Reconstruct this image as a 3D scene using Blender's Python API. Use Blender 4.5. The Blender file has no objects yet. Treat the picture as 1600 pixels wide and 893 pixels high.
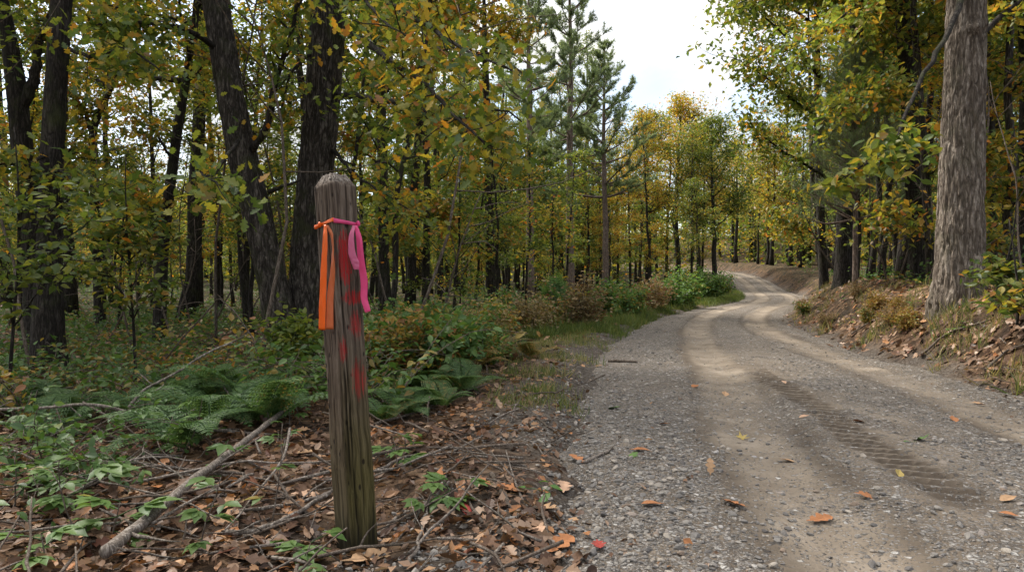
import bpy, math, random
import numpy as np
from mathutils import Vector, Matrix

SC = bpy.context.scene
COL = SC.collection
R = np.random.default_rng(7)
PI = math.pi

# ------------------------------------------------------------------ camera
F = 1067.0; CX = 800.0; CY = 446.5; HORZ = 430.0; CAMH = 1.15
PITCH = math.atan((CY - HORZ) / F)
cam_d = bpy.data.cameras.new('camera'); cam = bpy.data.objects.new('camera', cam_d); COL.objects.link(cam)
cam_d.sensor_width = 36.0; cam_d.lens = F / 1600 * 36; cam_d.clip_end = 2000; cam_d.clip_start = 0.05
cam.location = (0, 0, CAMH); cam.rotation_euler = (PI / 2 - PITCH, 0, 0)
SC.camera = cam
CP, SP = math.cos(PITCH), math.sin(PITCH)

def P(px, py, d):
    a = (px - CX) / F; b = (CY - py) / F
    return np.array([a * d, d * (CP + b * SP), CAMH + d * (-SP + b * CP)])

# ------------------------------------------------------------------ noise
def _hash(ix, iy, iz, s):
    h = (ix.astype(np.int64) * 374761393 + iy.astype(np.int64) * 668265263 + iz.astype(np.int64) * 2147483647 + s * 974634223) & 0xffffffff
    h = ((h ^ (h >> 13)) * 1274126177) & 0xffffffff
    h = (h ^ (h >> 16)) & 0xffffffff
    return h / 4294967295.0

def vnoise(x, y, z=None, s=0):
    x = np.asarray(x, float); y = np.asarray(y, float)
    z = np.zeros_like(x) if z is None else np.asarray(z, float)
    ix, iy, iz = np.floor(x), np.floor(y), np.floor(z)
    fx, fy, fz = x - ix, y - iy, z - iz
    fx = fx * fx * (3 - 2 * fx); fy = fy * fy * (3 - 2 * fy); fz = fz * fz * (3 - 2 * fz)
    def H(a, b, c): return _hash(ix + a, iy + b, iz + c, s)
    def L(a, b, t): return a + (b - a) * t
    v0 = L(L(H(0,0,0), H(1,0,0), fx), L(H(0,1,0), H(1,1,0), fx), fy)
    v1 = L(L(H(0,0,1), H(1,0,1), fx), L(H(0,1,1), H(1,1,1), fx), fy)
    return L(v0, v1, fz) * 2 - 1

def fbm(x, y, z=None, s=0, o=3):
    t = 0; a = 1.0; f = 1.0
    for i in range(o):
        t = t + a * vnoise(np.asarray(x) * f, np.asarray(y) * f, None if z is None else np.asarray(z) * f, s + i * 17)
        a *= .5; f *= 2.03
    return t

def sstep(a, b, x):
    t = np.clip((np.asarray(x, float) - a) / (b - a), 0, 1); return t * t * (3 - 2 * t)

# ------------------------------------------------------------------ road line and terrain
KP = np.array([
 # x, y, z, halfwidth
 (2.0,-26,0,2.1),(2.05,-14,0,2.1),(2.1,-6,0,2.1),(2.2,0,0,2.1),(2.5,4,0,2.08),(2.68,6,0,2.0),(2.98,8.2,0,1.9),(3.6,11.5,0,1.78),(5.0,16.5,0,1.58),
 (6.75,20.8,0,1.42),(8.75,24.8,0,1.36),(11.5,30,0,1.38),(14.2,37,0,1.5),(17.2,47,.1,1.5),(19.8,56,.5,1.45),(22.3,66,1.0,1.4),
 (24.0,76,1.4,1.4),(24.2,88,1.8,1.4),(21,102,2.2,1.5),(12,118,2.5,1.5),(-4,135,2.6,1.5)])
def catmull(K, n):
    out = []
    for i in range(1, len(K) - 2):
        p0, p1, p2, p3 = K[i-1], K[i], K[i+1], K[i+2]
        for t in np.linspace(0, 1, n, endpoint=False):
            out.append(.5 * ((2*p1) + (-p0+p2)*t + (2*p0-5*p1+4*p2-p3)*t*t + (-p0+3*p1-3*p2+p3)*t**3))
    return np.array(out)
CL = catmull(KP, 24)
_tan = np.gradient(CL[:, :2], axis=0); _tan /= np.linalg.norm(_tan, axis=1)[:, None]

def road_coord(x, y):
    x = np.atleast_1d(np.asarray(x, float)); y = np.atleast_1d(np.asarray(y, float))
    lat = np.empty_like(x); zr = np.empty_like(x); hw = np.empty_like(x)
    for s in range(0, len(x), 20000):
        xs, ys = x[s:s+20000], y[s:s+20000]
        d2 = (xs[:, None] - CL[None, :, 0])**2 + (ys[:, None] - CL[None, :, 1])**2
        i = d2.argmin(1)
        dx, dy = xs - CL[i, 0], ys - CL[i, 1]
        al = dx * _tan[i, 0] + dy * _tan[i, 1]
        cr = dx * _tan[i, 1] - dy * _tan[i, 0]
        far = np.sqrt(d2[np.arange(len(i)), i])
        end = (i < 2) | (i > len(CL) - 3)
        lat[s:s+20000] = np.where(end, np.sign(cr) * np.maximum(far, .01), np.sign(cr) * np.sqrt(np.maximum(far**2 - np.where(np.abs(al) < 1.5, al, 0)**2, 0)))
        zr[s:s+20000] = CL[i, 2]; hw[s:s+20000] = CL[i, 3]
    return lat, zr, hw

def ground_z(x, y):
    x = np.atleast_1d(np.asarray(x, float)); y = np.atleast_1d(np.asarray(y, float))
    lat, zr, hw = road_coord(x, y)
    e = np.abs(lat) - hw
    n1 = fbm(x * .55, y * .55, s=3) ; n2 = fbm(x * 2.6, y * 2.6, s=9, o=3); n3 = fbm(x * .08, y * .08, s=21, o=2)
    base = -.07 + .09 * sstep(-.12, .28, e + .10 * n2)
    left = .05 * np.exp(-((e - .55) / .5)**2) - .16 * sstep(1.5, 6, e) + n1 * .07 * sstep(.3, 3, e) + n2 * .022 * sstep(0, .5, e) + n3 * .5 * sstep(8, 30, e)
    bank = .92 * sstep(.1, 1.4, e + .12 * n1) + .08 * sstep(1.5, 4, e)
    right = bank + n1 * .09 * sstep(.2, 2, e) + n2 * .05 * sstep(0, .5, e) * (1 - .5 * sstep(1.5, 3, e)) + n3 * .6 * sstep(6, 25, e) + .02 * np.clip(e - 3, 0, 40)
    side = np.where(lat < 0, left, right)
    hill = 4.5 * sstep(70, 135, np.hypot(x, y)) * sstep(3, 16, e)
    dip = hill - .075 * np.exp(-((x + .68)**2 + (y - 2.9)**2) / .32)
    return zr + base + np.where(e > -.1, side, 0) + dip

def gz(x, y): return float(ground_z([x], [y])[0])

def road_z(x, y):
    x = np.atleast_1d(np.asarray(x, float)); y = np.atleast_1d(np.asarray(y, float))
    lat, zr, hw = road_coord(x, y)
    u = (lat + hw)                       # metres from the left edge
    t1, t2 = track_u(y, hw)
    rut = -.040 * np.exp(-((u - t1) / .26)**2) - .040 * np.exp(-((u - t2) / .26)**2)
    n = fbm(x * 1.3, y * 1.3, s=31) * .012 + fbm(x * 6, y * 6, s=37) * .005 + fbm(x * 22, y * 22, s=41, o=2) * .0028
    camber = .03 * (1 - np.clip(np.abs(lat) / hw, 0, 1.2)**2)
    # lugs of a big tyre pressed into the right side of the left track
    tr = u - tread_u(y)
    phase = (y + .35 * tr) / .128
    lug = sstep(-.3, .3, np.sin(phase * 2 * PI) + .25 * fbm(x * 14, y * 14, s=78, o=2))
    inn = (1 - sstep(.11, .15, np.abs(tr) + .03 * fbm(x * 5, y * 5, s=79, o=2))) * sstep(2.9, 3.6, y) * (1 - sstep(7.5, 9.5, y)) * sstep(-.3, .3, fbm(x * 2.6, y * 1.7, s=77, o=2) + .45)
    tread = inn * (.008 - .028 * lug) + .016 * np.exp(-((np.abs(tr) - .20) / .06)**2) * sstep(2.2, 3, y) * (1 - sstep(7, 9, y))
    drop = -.07 * sstep(hw - .1, hw + .3, np.abs(lat) + .20 * fbm(x * 1.6, y * 1.6, s=55, o=3))
    for c_, w_ in ((t1 - .30, .05), (t1 + .33, .06), (t2 - .32, .06), (t2 + .28, .05)):
        rut = rut + (-.024 * np.exp(-((u - c_) / w_)**2) + .010 * np.exp(-((u - c_ - .13) / w_)**2)) * sstep(-.5, .5, fbm(x * .8, y * .35, s=int(w_ * 1000), o=2) + .15)
    return zr + .012 + rut + n + camber + tread + drop

def track_u(y, hw):
    t1 = np.interp(y, [0, 4.5, 8, 12, 20], [1.0, 1.15, 1.45, 1.35, 1.0]); t1 = np.where(y > 20, .30 * 2 * hw, t1)
    t2 = np.interp(y, [0, 6, 9, 14, 20], [3.3, 3.3, 3.15, 2.6, 2.2]); t2 = np.where(y > 20, .76 * 2 * hw, t2)
    return t1, t2
def tread_u(y): return np.interp(y, [0, 3.5, 4.5, 5.8, 9], [1.85, 1.88, 1.86, 1.92, 1.8])

def surf_z(x, y):
    return np.maximum(ground_z(x, y), road_z(x, y)) if True else 0

def G(px, py):
    """pixel on the ground -> (x, y) world, by marching along the ray"""
    a = (px - CX) / F; b = (CY - py) / F
    x = a * _GD; y = _GD * (CP + b * SP); z = CAMH + _GD * (-SP + b * CP)
    m = np.abs(z) < 2.6
    hit = np.nonzero(z[m] <= surf_z(x[m], y[m]))[0]
    i = hit[0] if len(hit) else -1
    return float(x[m][i]), float(y[m][i])
_GD = np.concatenate([np.arange(1.2, 12, .05), np.arange(12, 90, .5)])

# ------------------------------------------------------------------ mesh building
class MB:
    def __init__(s): s.v = []; s.q = []; s.t = []; s.n = 0
    def add(s, v, q=None, t=None):
        v = np.asarray(v, float).reshape(-1, 3)
        if q is not None and len(q): s.q.append(np.asarray(q, int) + s.n)
        if t is not None and len(t): s.t.append(np.asarray(t, int) + s.n)
        s.v.append(v); s.n += len(v)
    def tube(s, pts, rad, n=6, cap=True, flute=0):
        pts = np.asarray(pts, float); m = len(pts); rad = np.asarray(rad, float)
        tg = np.gradient(pts, axis=0); tg /= np.maximum(np.linalg.norm(tg, axis=1)[:, None], 1e-9)
        ref = np.array([1., 0, 0]) if abs(tg[0][0]) < .8 else np.array([0, 1., 0])
        us = np.cross(tg, ref); us /= np.linalg.norm(us, axis=1)[:, None]; ws = np.cross(tg, us)
        a = np.arange(n) / n * 2 * PI
        v = pts[:, None, :] + rad[:, None, None] * (np.cos(a)[None, :, None] * us[:, None, :] + np.sin(a)[None, :, None] * ws[:, None, :])
        i = np.arange(m - 1)[:, None] * n; j = np.arange(n)[None, :]; k = (j + 1) % n
        q = np.stack([i + j, i + k, i + n + k, i + n + j], -1).reshape(-1, 4)
        t = None
        if cap:
            tt = [(0, b + 1, b) for b in range(1, n - 1)]
            o = (m - 1) * n
            tt += [(o, o + b, o + b + 1) for b in range(1, n - 1)]
            t = np.array(tt)
        s.add(v.reshape(-1, 3), q, t)
    def scatter(s, tmpl, pos, ax, nr, size, curl=None):
        """copies of a leaf template: x along ax, z along nr"""
        tv, tt = tmpl
        pos = np.asarray(pos, float); n = len(pos)
        if n == 0: return
        ax = ax / np.maximum(np.linalg.norm(ax, axis=1)[:, None], 1e-9)
        b = np.cross(nr, ax); b /= np.maximum(np.linalg.norm(b, axis=1)[:, None], 1e-9)
        nn = np.cross(ax, b)
        size = np.broadcast_to(np.asarray(size, float), (n,))
        T = np.repeat(tv[None], n, 0) * size[:, None, None]
        if curl is not None:
            T[:, :, 2] += curl[:, None] * (tv[None, :, 0]**2 - .4 * tv[None, :, 0] + 2.2 * tv[None, :, 1]**2) * size[:, None]
        V = pos[:, None, :] + T[:, :, :1] * ax[:, None, :] + T[:, :, 1:2] * b[:, None, :] + T[:, :, 2:3] * nn[:, None, :]
        k = len(tv)
        off = (np.arange(n) * k)[:, None, None]
        if tt.shape[1] == 3: s.add(V.reshape(-1, 3), None, (tt[None] + off).reshape(-1, 3))
        else: s.add(V.reshape(-1, 3), (tt[None] + off).reshape(-1, 4))
    def mesh(s, name, mat=None, smooth=False):
        me = bpy.data.meshes.new(name)
        if not s.v: return me
        V = np.concatenate(s.v)
        q = np.concatenate(s.q) if s.q else np.zeros((0, 4), int)
        t = np.concatenate(s.t) if s.t else np.zeros((0, 3), int)
        me.vertices.add(len(V)); me.vertices.foreach_set('co', V.astype(np.float32).ravel())
        nl = q.size + t.size
        me.loops.add(nl); me.loops.foreach_set('vertex_index', np.concatenate([q.ravel(), t.ravel()]).astype(np.int32))
        me.polygons.add(len(q) + len(t))
        st = np.concatenate([np.arange(len(q)) * 4, q.size + np.arange(len(t)) * 3]).astype(np.int32)
        me.polygons.foreach_set('loop_start', st)
        me.update(calc_edges=True); me.validate()
        me.polygons.foreach_set('use_smooth', np.full(len(me.polygons), smooth))
        if mat: me.materials.append(mat)
        return me

def put(name, me, parent=None, loc=(0, 0, 0)):
    o = bpy.data.objects.new(name, me); COL.objects.link(o)
    o.location = loc
    if parent: o.parent = parent
    return o
def empty(name, loc, rz=0, sc=1, rx=0, ry=0):
    o = bpy.data.objects.new(name, None); COL.objects.link(o); o.location = loc; o.rotation_euler = (rx, ry, rz)
    o.scale = (sc, sc, sc); o.empty_display_size = .1; return o
def tag(o, label=None, cat=None, group=None, kind=None):
    if label: o['label'] = label
    if cat: o['category'] = cat
    if group: o['group'] = group
    if kind: o['kind'] = kind
    return o
def attr(me, name, vals):
    a = me.attributes.new(name, 'FLOAT', 'POINT'); a.data.foreach_set('value', np.asarray(vals, np.float32))

# ------------------------------------------------------------------ leaf templates
def strip_leaf(xs, ws, fold=.12, droop=.1):
    xs = np.array(xs, float); ws = np.array(ws, float); n = len(xs); v = []
    for i in range(n):
        z = -droop * xs[i]**2
        v += [(xs[i], 0, z), (xs[i] + .04 * (i % 2), ws[i], z + fold * ws[i]), (xs[i] + .04 * (i % 2), -ws[i], z + fold * ws[i])]
    t = []
    for i in range(n - 1):
        a, b = 3 * i, 3 * i + 3
        t += [(a, b, a + 1), (a + 1, b, b + 1), (a, a + 2, b), (a + 2, b + 2, b)]
    return np.array(v), np.array(t)
T_SIMPLE = (np.array([(0, 0, 0), (.45, .27, .05), (1, 0, -.12), (.45, -.27, .05)]), np.array([(0, 1, 2), (0, 2, 3)]))
T_OVATE = strip_leaf([0, .12, .32, .55, .8, 1], [.0, .17, .27, .25, .12, 0], .2, .18)
T_OAK = strip_leaf([0, .16, .24, .34, .44, .52, .62, .72, .8, .9, 1], [.012, .05, .15, .20, .10, .28, .26, .12, .22, .10, 0], .15, .12)
T_OAK2 = strip_leaf([0, .2, .33, .45, .62, .8, 1], [.012, .14, .24, .11, .30, .16, 0], .15, .12)
def _maple():
    ang = np.radians([180, 142, 116, 98, 80, 66, 52, 40, 25, 14, 0]); rr = [.06, .34, .60, .46, .34, .56, .92, .60, .36, .58, 1.0]
    pts = [(.0 + .0 + r * math.cos(a) * .62 + .38, r * math.sin(a) * .62) for a, r in zip(ang, rr)]
    full = pts + [(x, -y) for x, y in pts[-2:0:-1]]
    v = [(.38, 0, -.03)] + [(x, y, .12 * abs(y) - .12 * x * x) for x, y in full]
    n = len(full); t = [(0, 1 + (i + 1) % n, 1 + i) for i in range(n)]
    return np.array(v), np.array(t)[:, ::-1]
T_MAPLE = _maple()
T_BLADE = (np.array([(0, .012, 0), (0, -.012, 0), (.5, .010, .06), (.5, -.010, .06), (1, 0, .0)]), np.array([(0, 1, 2), (2, 1, 3), (2, 3, 4)]))
T_NEEDLE = (np.array([(0, .006, 0), (0, -.006, 0), (1, 0, -.05)]), np.array([(0, 1, 2)]))

def rand_dir(n, zs=1.0, rng=R):
    v = rng.normal(size=(n, 3)); v[:, 2] *= zs; return v / np.linalg.norm(v, axis=1)[:, None]

# ------------------------------------------------------------------ materials
def mat(name):
    m = bpy.data.materials.new(name); m.use_nodes = True; m.node_tree.nodes.clear()
    return m, m.node_tree
class NT:
    def __init__(s, nt): s.nt = nt
    def n(s, t, **k):
        nd = s.nt.nodes.new(t)
        for a, b in k.items():
            if a.startswith('i_'):
                nm = a[2:].replace('_', ' ')
                nd.inputs[nm].default_value = b
            else: setattr(nd, a, b)
        return nd
    def l(s, a, b): s.nt.links.new(a, b)
    def math(s, op, a, b=None, c=None, clamp=False):
        nd = s.nt.nodes.new('ShaderNodeMath'); nd.operation = op; nd.use_clamp = clamp
        for i, x in enumerate((a, b, c)):
            if x is None: continue
            if isinstance(x, (int, float)): nd.inputs[i].default_value = x
            else: s.l(x, nd.inputs[i])
        return nd.outputs[0]
    def ramp(s, fac, stops, interp='LINEAR'):
        nd = s.nt.nodes.new('ShaderNodeValToRGB'); nd.color_ramp.interpolation = interp
        els = nd.color_ramp.elements
        while len(els) < len(stops): els.new(.5)
        for e, (p, c) in zip(els, stops):
            e.position = p; e.color = (*c, 1) if len(c) == 3 else c
        s.l(fac, nd.inputs[0]); return nd.outputs[0]
    def mix(s, fac, a, b, blend='MIX'):
        nd = s.nt.nodes.new('ShaderNodeMix'); nd.data_type = 'RGBA'; nd.blend_type = blend
        for i, x in ((0, fac), (6, a), (7, b)):
            if isinstance(x, (int, float)): nd.inputs[i].default_value = x
            elif isinstance(x, tuple): nd.inputs[i].default_value = (*x, 1) if len(x) == 3 else x
            else: s.l(x, nd.inputs[i])
        return nd.outputs[2]
    def noise(s, vec, scale, detail=4, rough=.6, dist=0):
        nd = s.nt.nodes.new('ShaderNodeTexNoise'); nd.inputs['Scale'].default_value = scale; nd.inputs['Detail'].default_value = detail
        nd.inputs['Roughness'].default_value = rough; nd.inputs['Distortion'].default_value = dist
        if vec is not None: s.l(vec, nd.inputs['Vector'])
        return nd.outputs[0]
    def mapv(s, vec, sc):
        nd = s.nt.nodes.new('ShaderNodeMapping'); nd.inputs['Scale'].default_value = sc; s.l(vec, nd.inputs['Vector']); return nd.outputs[0]
    def out(s, col, rough=.9, bump=None, bs=.5, bd=.02, spec=.2, sub=None):
        b = s.n('ShaderNodeBsdfPrincipled'); 
        if isinstance(col, tuple): b.inputs['Base Color'].default_value = (*col, 1)
        else: s.l(col, b.inputs['Base Color'])
        if isinstance(rough, float): b.inputs['Roughness'].default_value = rough
        else: s.l(rough, b.inputs['Roughness'])
        b.inputs['Specular IOR Level'].default_value = spec
        if bump is not None:
            bp = s.n('ShaderNodeBump'); bp.inputs['Strength'].default_value = bs; bp.inputs['Distance'].default_value = bd
            s.l(bump, bp.inputs['Height']); s.l(bp.outputs[0], b.inputs['Normal'])
        o = s.n('ShaderNodeOutputMaterial'); s.l(b.outputs[0], o.inputs[0]); return b

GREENS = [(0, (.040, .068, .016)), (.35, (.070, .105, .022)), (.7, (.115, .145, .028)), (1, (.18, .185, .035))]
AUTUMN = [(0, (.21, .19, .028)), (.4, (.32, .25, .035)), (.7, (.36, .21, .030)), (.88, (.35, .13, .020)), (1, (.20, .09, .03))]
def leafmat(name, greens=GREENS, autumn=AUTUMN, trans=.45, nscale=.45, gloss=.03):
    m, nt = mat(name); N = NT(nt)
    geo = N.n('ShaderNodeNewGeometry'); oi = N.n('ShaderNodeObjectInfo'); tc = N.n('ShaderNodeTexCoord')
    r = geo.outputs['Random Per Island']
    sep = N.n('ShaderNodeSeparateColor'); N.l(oi.outputs['Color'], sep.inputs[0])
    nz = N.noise(tc.outputs['Object'], nscale, 2)
    f = N.math('SUBTRACT', sep.outputs[0], N.math('ADD', N.math('MULTIPLY', r, .45), N.math('MULTIPLY', nz, .55)))
    f = N.math('MULTIPLY_ADD', f, 7.0, .5, clamp=True)
    r1 = N.math('FRACT', N.math('MULTIPLY', r, 7.13)); r2 = N.math('FRACT', N.math('MULTIPLY', r, 13.7))
    g = N.ramp(r1, greens); a = N.ramp(r2, autumn)
    c = N.mix(f, g, a)
    hs = N.n('ShaderNodeHueSaturation'); N.l(c, hs.inputs['Color']); N.l(sep.outputs[1], hs.inputs['Value'])
    c = hs.outputs[0]
    df = N.n('ShaderNodeBsdfDiffuse'); tl = N.n('ShaderNodeBsdfTranslucent'); gl = N.n('ShaderNodeBsdfGlossy')
    gl.inputs['Roughness'].default_value = .45; gl.inputs['Color'].default_value = (.6, .6, .6, 1)
    N.l(c, df.inputs[0])
    tcol = N.mix(1.0, c, (1.0, .95, .55), 'MULTIPLY')
    hs2 = N.n('ShaderNodeHueSaturation'); hs2.inputs['Value'].default_value = 1.5; N.l(tcol, hs2.inputs['Color']); N.l(hs2.outputs[0], tl.inputs[0])
    mx = N.n('ShaderNodeMixShader'); mx.inputs[0].default_value = trans; N.l(df.outputs[0], mx.inputs[1]); N.l(tl.outputs[0], mx.inputs[2])
    m2 = N.n('ShaderNodeMixShader'); m2.inputs[0].default_value = gloss; N.l(mx.outputs[0], m2.inputs[1]); N.l(gl.outputs[0], m2.inputs[2])
    o = N.n('ShaderNodeOutputMaterial'); N.l(m2.outputs[0], o.inputs[0])
    return m
M_LEAF = leafmat('tree_leaf')
M_NEEDLE = leafmat('pine_needle', [(0, (.095, .135, .075)), (.5, (.135, .180, .095)), (1, (.18, .22, .12))], [(0, (.12, .13, .05)), (1, (.18, .13, .05))], .42)
M_HERB = leafmat('herb_leaf', [(0, (.035, .075, .018)), (.5, (.060, .115, .028)), (1, (.10, .16, .04))], [(0, (.20, .17, .03)), (.5, (.25, .16, .04)), (1, (.20, .08, .03))], .35, 1.5, .035)
M_FERN = leafmat('fern_leaf', [(0, (.035, .070, .022)), (.5, (.055, .10, .032)), (1, (.085, .14, .045))], [(0, (.14, .12, .03)), (1, (.24, .14, .05))], .35, 1.2)
M_DRY = leafmat('dry_weed', [(0, (.085, .07, .03)), (.5, (.17, .13, .06)), (1, (.28, .21, .11))], [(0, (.13, .05, .03)), (.6, (.20, .12, .05)), (1, (.26, .18, .09))], .3, 1.0)
M_GRASS = leafmat('grass_blade', [(0, (.05, .08, .02)), (.5, (.09, .13, .03)), (1, (.15, .17, .05))], [(0, (.24, .20, .09)), (1, (.30, .24, .12))], .35, .5)
M_LITTER = leafmat('dead_leaf', [(0, (.040, .022, .014)), (.3, (.085, .045, .027)), (.6, (.14, .080, .048)), (.85, (.21, .128, .080)), (1, (.32, .22, .15))],
                   [(0, (.30, .115, .040)), (.35, (.36, .18, .08)), (.7, (.40, .24, .13)), (1, (.17, .05, .03))], .12, 3.0, .03)

def barkmat(name, dark, mid, light, sc=1.0, moss=0.0, bump=.9):
    m, nt = mat(name); N = NT(nt); tc = N.n('ShaderNodeTexCoord'); v = tc.outputs['Object']
    st = N.mapv(v, (13 * sc, 13 * sc, 2.4 * sc))
    n1 = N.noise(st, 1.0, 3, .5, .7); n2 = N.noise(N.mapv(v, (24 * sc, 24 * sc, 6.5 * sc)), 1.0, 3, .6, .5)
    e1 = N.math('MULTIPLY', N.math('ABSOLUTE', N.math('SUBTRACT', n1, .5)), 7.5, clamp=True)
    e2 = N.math('MULTIPLY', N.math('ABSOLUTE', N.math('SUBTRACT', n2, .5)), 8.5, clamp=True)
    e = N.math('MULTIPLY', e1, N.math('MULTIPLY_ADD', e2, .6, .4))
    fine = N.noise(N.mapv(v, (50 * sc, 50 * sc, 9 * sc)), 1.0, 4)
    big = N.noise(v, 1.3, 3)
    h = N.math('ADD', e, N.math('MULTIPLY', fine, .5))
    c = N.ramp(N.math('MULTIPLY', h, .75), [(.08, dark), (.45, mid), (.95, light)])
    c = N.mix(N.math('MULTIPLY', N.math('SUBTRACT', big, .45), 1.6, clamp=True), c, tuple(x * .45 for x in mid))
    if moss:
        mo = N.math('MULTIPLY', N.math('SUBTRACT', N.noise(v, 2.6, 5), .52), 7 * moss, clamp=True)
        c = N.mix(N.math('MULTIPLY', mo, .6), c, (.06, .075, .022))
    N.out(c, .92, h, bump, .02 / sc, .12); return m
M_BARK = barkmat('bark_dark', (.008, .007, .006), (.030, .025, .021), (.070, .060, .050), 1.4, .5)
M_BARKO = barkmat('bark_oak', (.020, .015, .011), (.140, .112, .088), (.30, .255, .21), 1.0, .25, .8)
M_BARKT = barkmat('bark_ridged', (.007, .006, .005), (.048, .040, .033), (.15, .128, .108), 1.1, .5, .9)
M_BARKP = barkmat('bark_pine', (.045, .034, .028), (.17, .125, .100), (.27, .21, .175), 1.6, 0, .6)
M_STICK = barkmat('dead_wood', (.05, .040, .032), (.17, .14, .115), (.32, .28, .24), 3.0, .2, .5)
M_TWIG = barkmat('dead_twig', (.035, .026, .020), (.11, .085, .066), (.21, .175, .145), 4.0, .1, .4)

def stonemat(name, bright=1.0):
    m, nt = mat(name); N = NT(nt); geo = N.n('ShaderNodeNewGeometry'); tc = N.n('ShaderNodeTexCoord')
    r = geo.outputs['Random Per Island']; r2 = N.math('FRACT', N.math('MULTIPLY', r, 9.7))
    k = bright
    c = N.ramp(r, [(0, (.10*k, .09*k, .085*k)), (.3, (.19*k, .175*k, .16*k)), (.6, (.27*k, .245*k, .215*k)), (.85, (.34*k, .30*k, .25*k)), (.95, (.24*k, .17*k, .12*k)), (1, (.46*k, .43*k, .40*k))])
    nz = N.noise(tc.outputs['Object'], 60, 4)
    c = N.mix(N.math('MULTIPLY', nz, .7), c, (.07, .06, .05), 'MIX')
    N.out(c, .85, nz, .3, .004, .25); return m
M_STONE = stonemat('stone', 1.0); M_STONEB = stonemat('pale_stone', 1.25)

# ground
def groundmat():
    m, nt = mat('forest_floor'); N = NT(nt); tc = N.n('ShaderNodeTexCoord'); v = tc.outputs['Object']
    at = N.n('ShaderNodeAttribute', attribute_name='gravel').outputs['Fac']
    at2 = N.n('ShaderNodeAttribute', attribute_name='green').outputs['Fac']
    vo = N.n('ShaderNodeTexVoronoi'); vo.inputs['Scale'].default_value = 15; N.l(v, vo.inputs['Vector'])
    dn = N.noise(v, 4, 6)
    cr = N.n('ShaderNodeSeparateColor'); N.l(vo.outputs['Color'], cr.inputs[0])
    lit = N.ramp(cr.outputs[0], [(0, (.030, .018, .010)), (.4, (.075, .043, .024)), (.75, (.13, .078, .045)), (1, (.20, .13, .08))])
    soil = N.ramp(dn, [(.3, (.012, .008, .006)), (.6, (.034, .024, .017)), (.85, (.070, .052, .038))])
    c = N.mix(N.math('MULTIPLY', N.math('SUBTRACT', N.noise(v, 1.7, 4), .38), 5, clamp=True), soil, lit)
    gr = N.ramp(N.noise(v, 9, 5, .7), [(.3, (.016, .018, .008)), (.6, (.035, .038, .014)), (.8, (.07, .058, .028))])
    c = N.mix(N.math('MULTIPLY', at2, N.math('MULTIPLY', N.noise(v, .8, 3), 1.5, clamp=True)), c, gr)
    v2 = N.n('ShaderNodeTexVoronoi'); v2.inputs['Scale'].default_value = 55; N.l(v, v2.inputs['Vector'])
    s2 = N.n('ShaderNodeSeparateColor'); N.l(v2.outputs['Color'], s2.inputs[0])
    grav = N.mix(.5, N.ramp(s2.outputs[0], [(0, (.03, .025, .021)), (.5, (.085, .072, .060)), (1, (.19, .17, .148))]), N.ramp(dn, [(.35, (.028, .020, .015)), (.7, (.10, .078, .058))]))
    c = N.mix(at, c, grav)
    h = N.math('ADD', N.math('MULTIPLY', vo.outputs['Distance'], .7), N.noise(v, 30, 5))
    N.out(c, .95, h, .9, .03, .1); return m
def roadmat():
    m, nt = mat('gravel_surface'); N = NT(nt); tc = N.n('ShaderNodeTexCoord'); v = tc.outputs['Object']
    tan = N.n('ShaderNodeAttribute', attribute_name='tan').outputs['Fac']
    damp_shade = N.n('ShaderNodeAttribute', attribute_name='damp_shade').outputs['Fac']
    def stones(sc):
        a = N.n('ShaderNodeTexVoronoi'); a.inputs['Scale'].default_value = sc; N.l(v, a.inputs['Vector'])
        e = N.n('ShaderNodeTexVoronoi', feature='DISTANCE_TO_EDGE'); e.inputs['Scale'].default_value = sc; N.l(v, e.inputs['Vector'])
        sp = N.n('ShaderNodeSeparateColor'); N.l(a.outputs['Color'], sp.inputs[0])
        return sp.outputs[0], e.outputs['Distance'], sp.outputs[1]
    r1, e1, p1 = stones(38); r2, e2, p2 = stones(95)
    dust = N.ramp(N.noise(v, 2.3, 7, .65), [(.3, (.125, .097, .070)), (.55, (.22, .178, .133)), (.8, (.32, .268, .21))])
    soil = N.ramp(N.noise(v, 3.1, 7, .7), [(.3, (.056, .042, .030)), (.55, (.130, .102, .075)), (.8, (.235, .19, .145))])
    base = N.mix(tan, soil, dust)
    st = N.ramp(r1, [(0, (.055, .05, .046)), (.4, (.15, .138, .125)), (.75, (.28, .26, .235)), (1, (.50, .47, .43))])
    st2 = N.ramp(r2, [(0, (.06, .055, .05)), (.5, (.16, .145, .13)), (1, (.33, .305, .275))])
    patch = N.math('SUBTRACT', N.noise(v, 1.1, 5, .7), N.math('MULTIPLY', damp_shade, .8))
    dens = N.math('SUBTRACT', N.math('MULTIPLY_ADD', patch, .9, .30), N.math('MULTIPLY', tan, .62))
    m2 = N.math('MULTIPLY', N.math('GREATER_THAN', dens, p2), N.math('MULTIPLY', e2, 7, clamp=True))
    m1 = N.math('MULTIPLY', N.math('GREATER_THAN', N.math('MULTIPLY', dens, .45), p1), N.math('MULTIPLY', e1, 5, clamp=True))
    c = N.mix(N.math('MULTIPLY', m2, .8), base, st2); c = N.mix(N.math('MULTIPLY', m1, .85), c, st)
    c = N.mix(N.math('MULTIPLY', damp_shade, .72), c, (.030, .022, .016))
    h = N.math('ADD', N.math('MULTIPLY', m1, 1.1), N.math('ADD', N.math('MULTIPLY', m2, .5), N.math('MULTIPLY', N.noise(v, 45, 5, .7), .6)))
    N.out(c, .93, h, .8, .012, .15); return m
M_GROUND = groundmat(); M_ROAD = roadmat()

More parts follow.
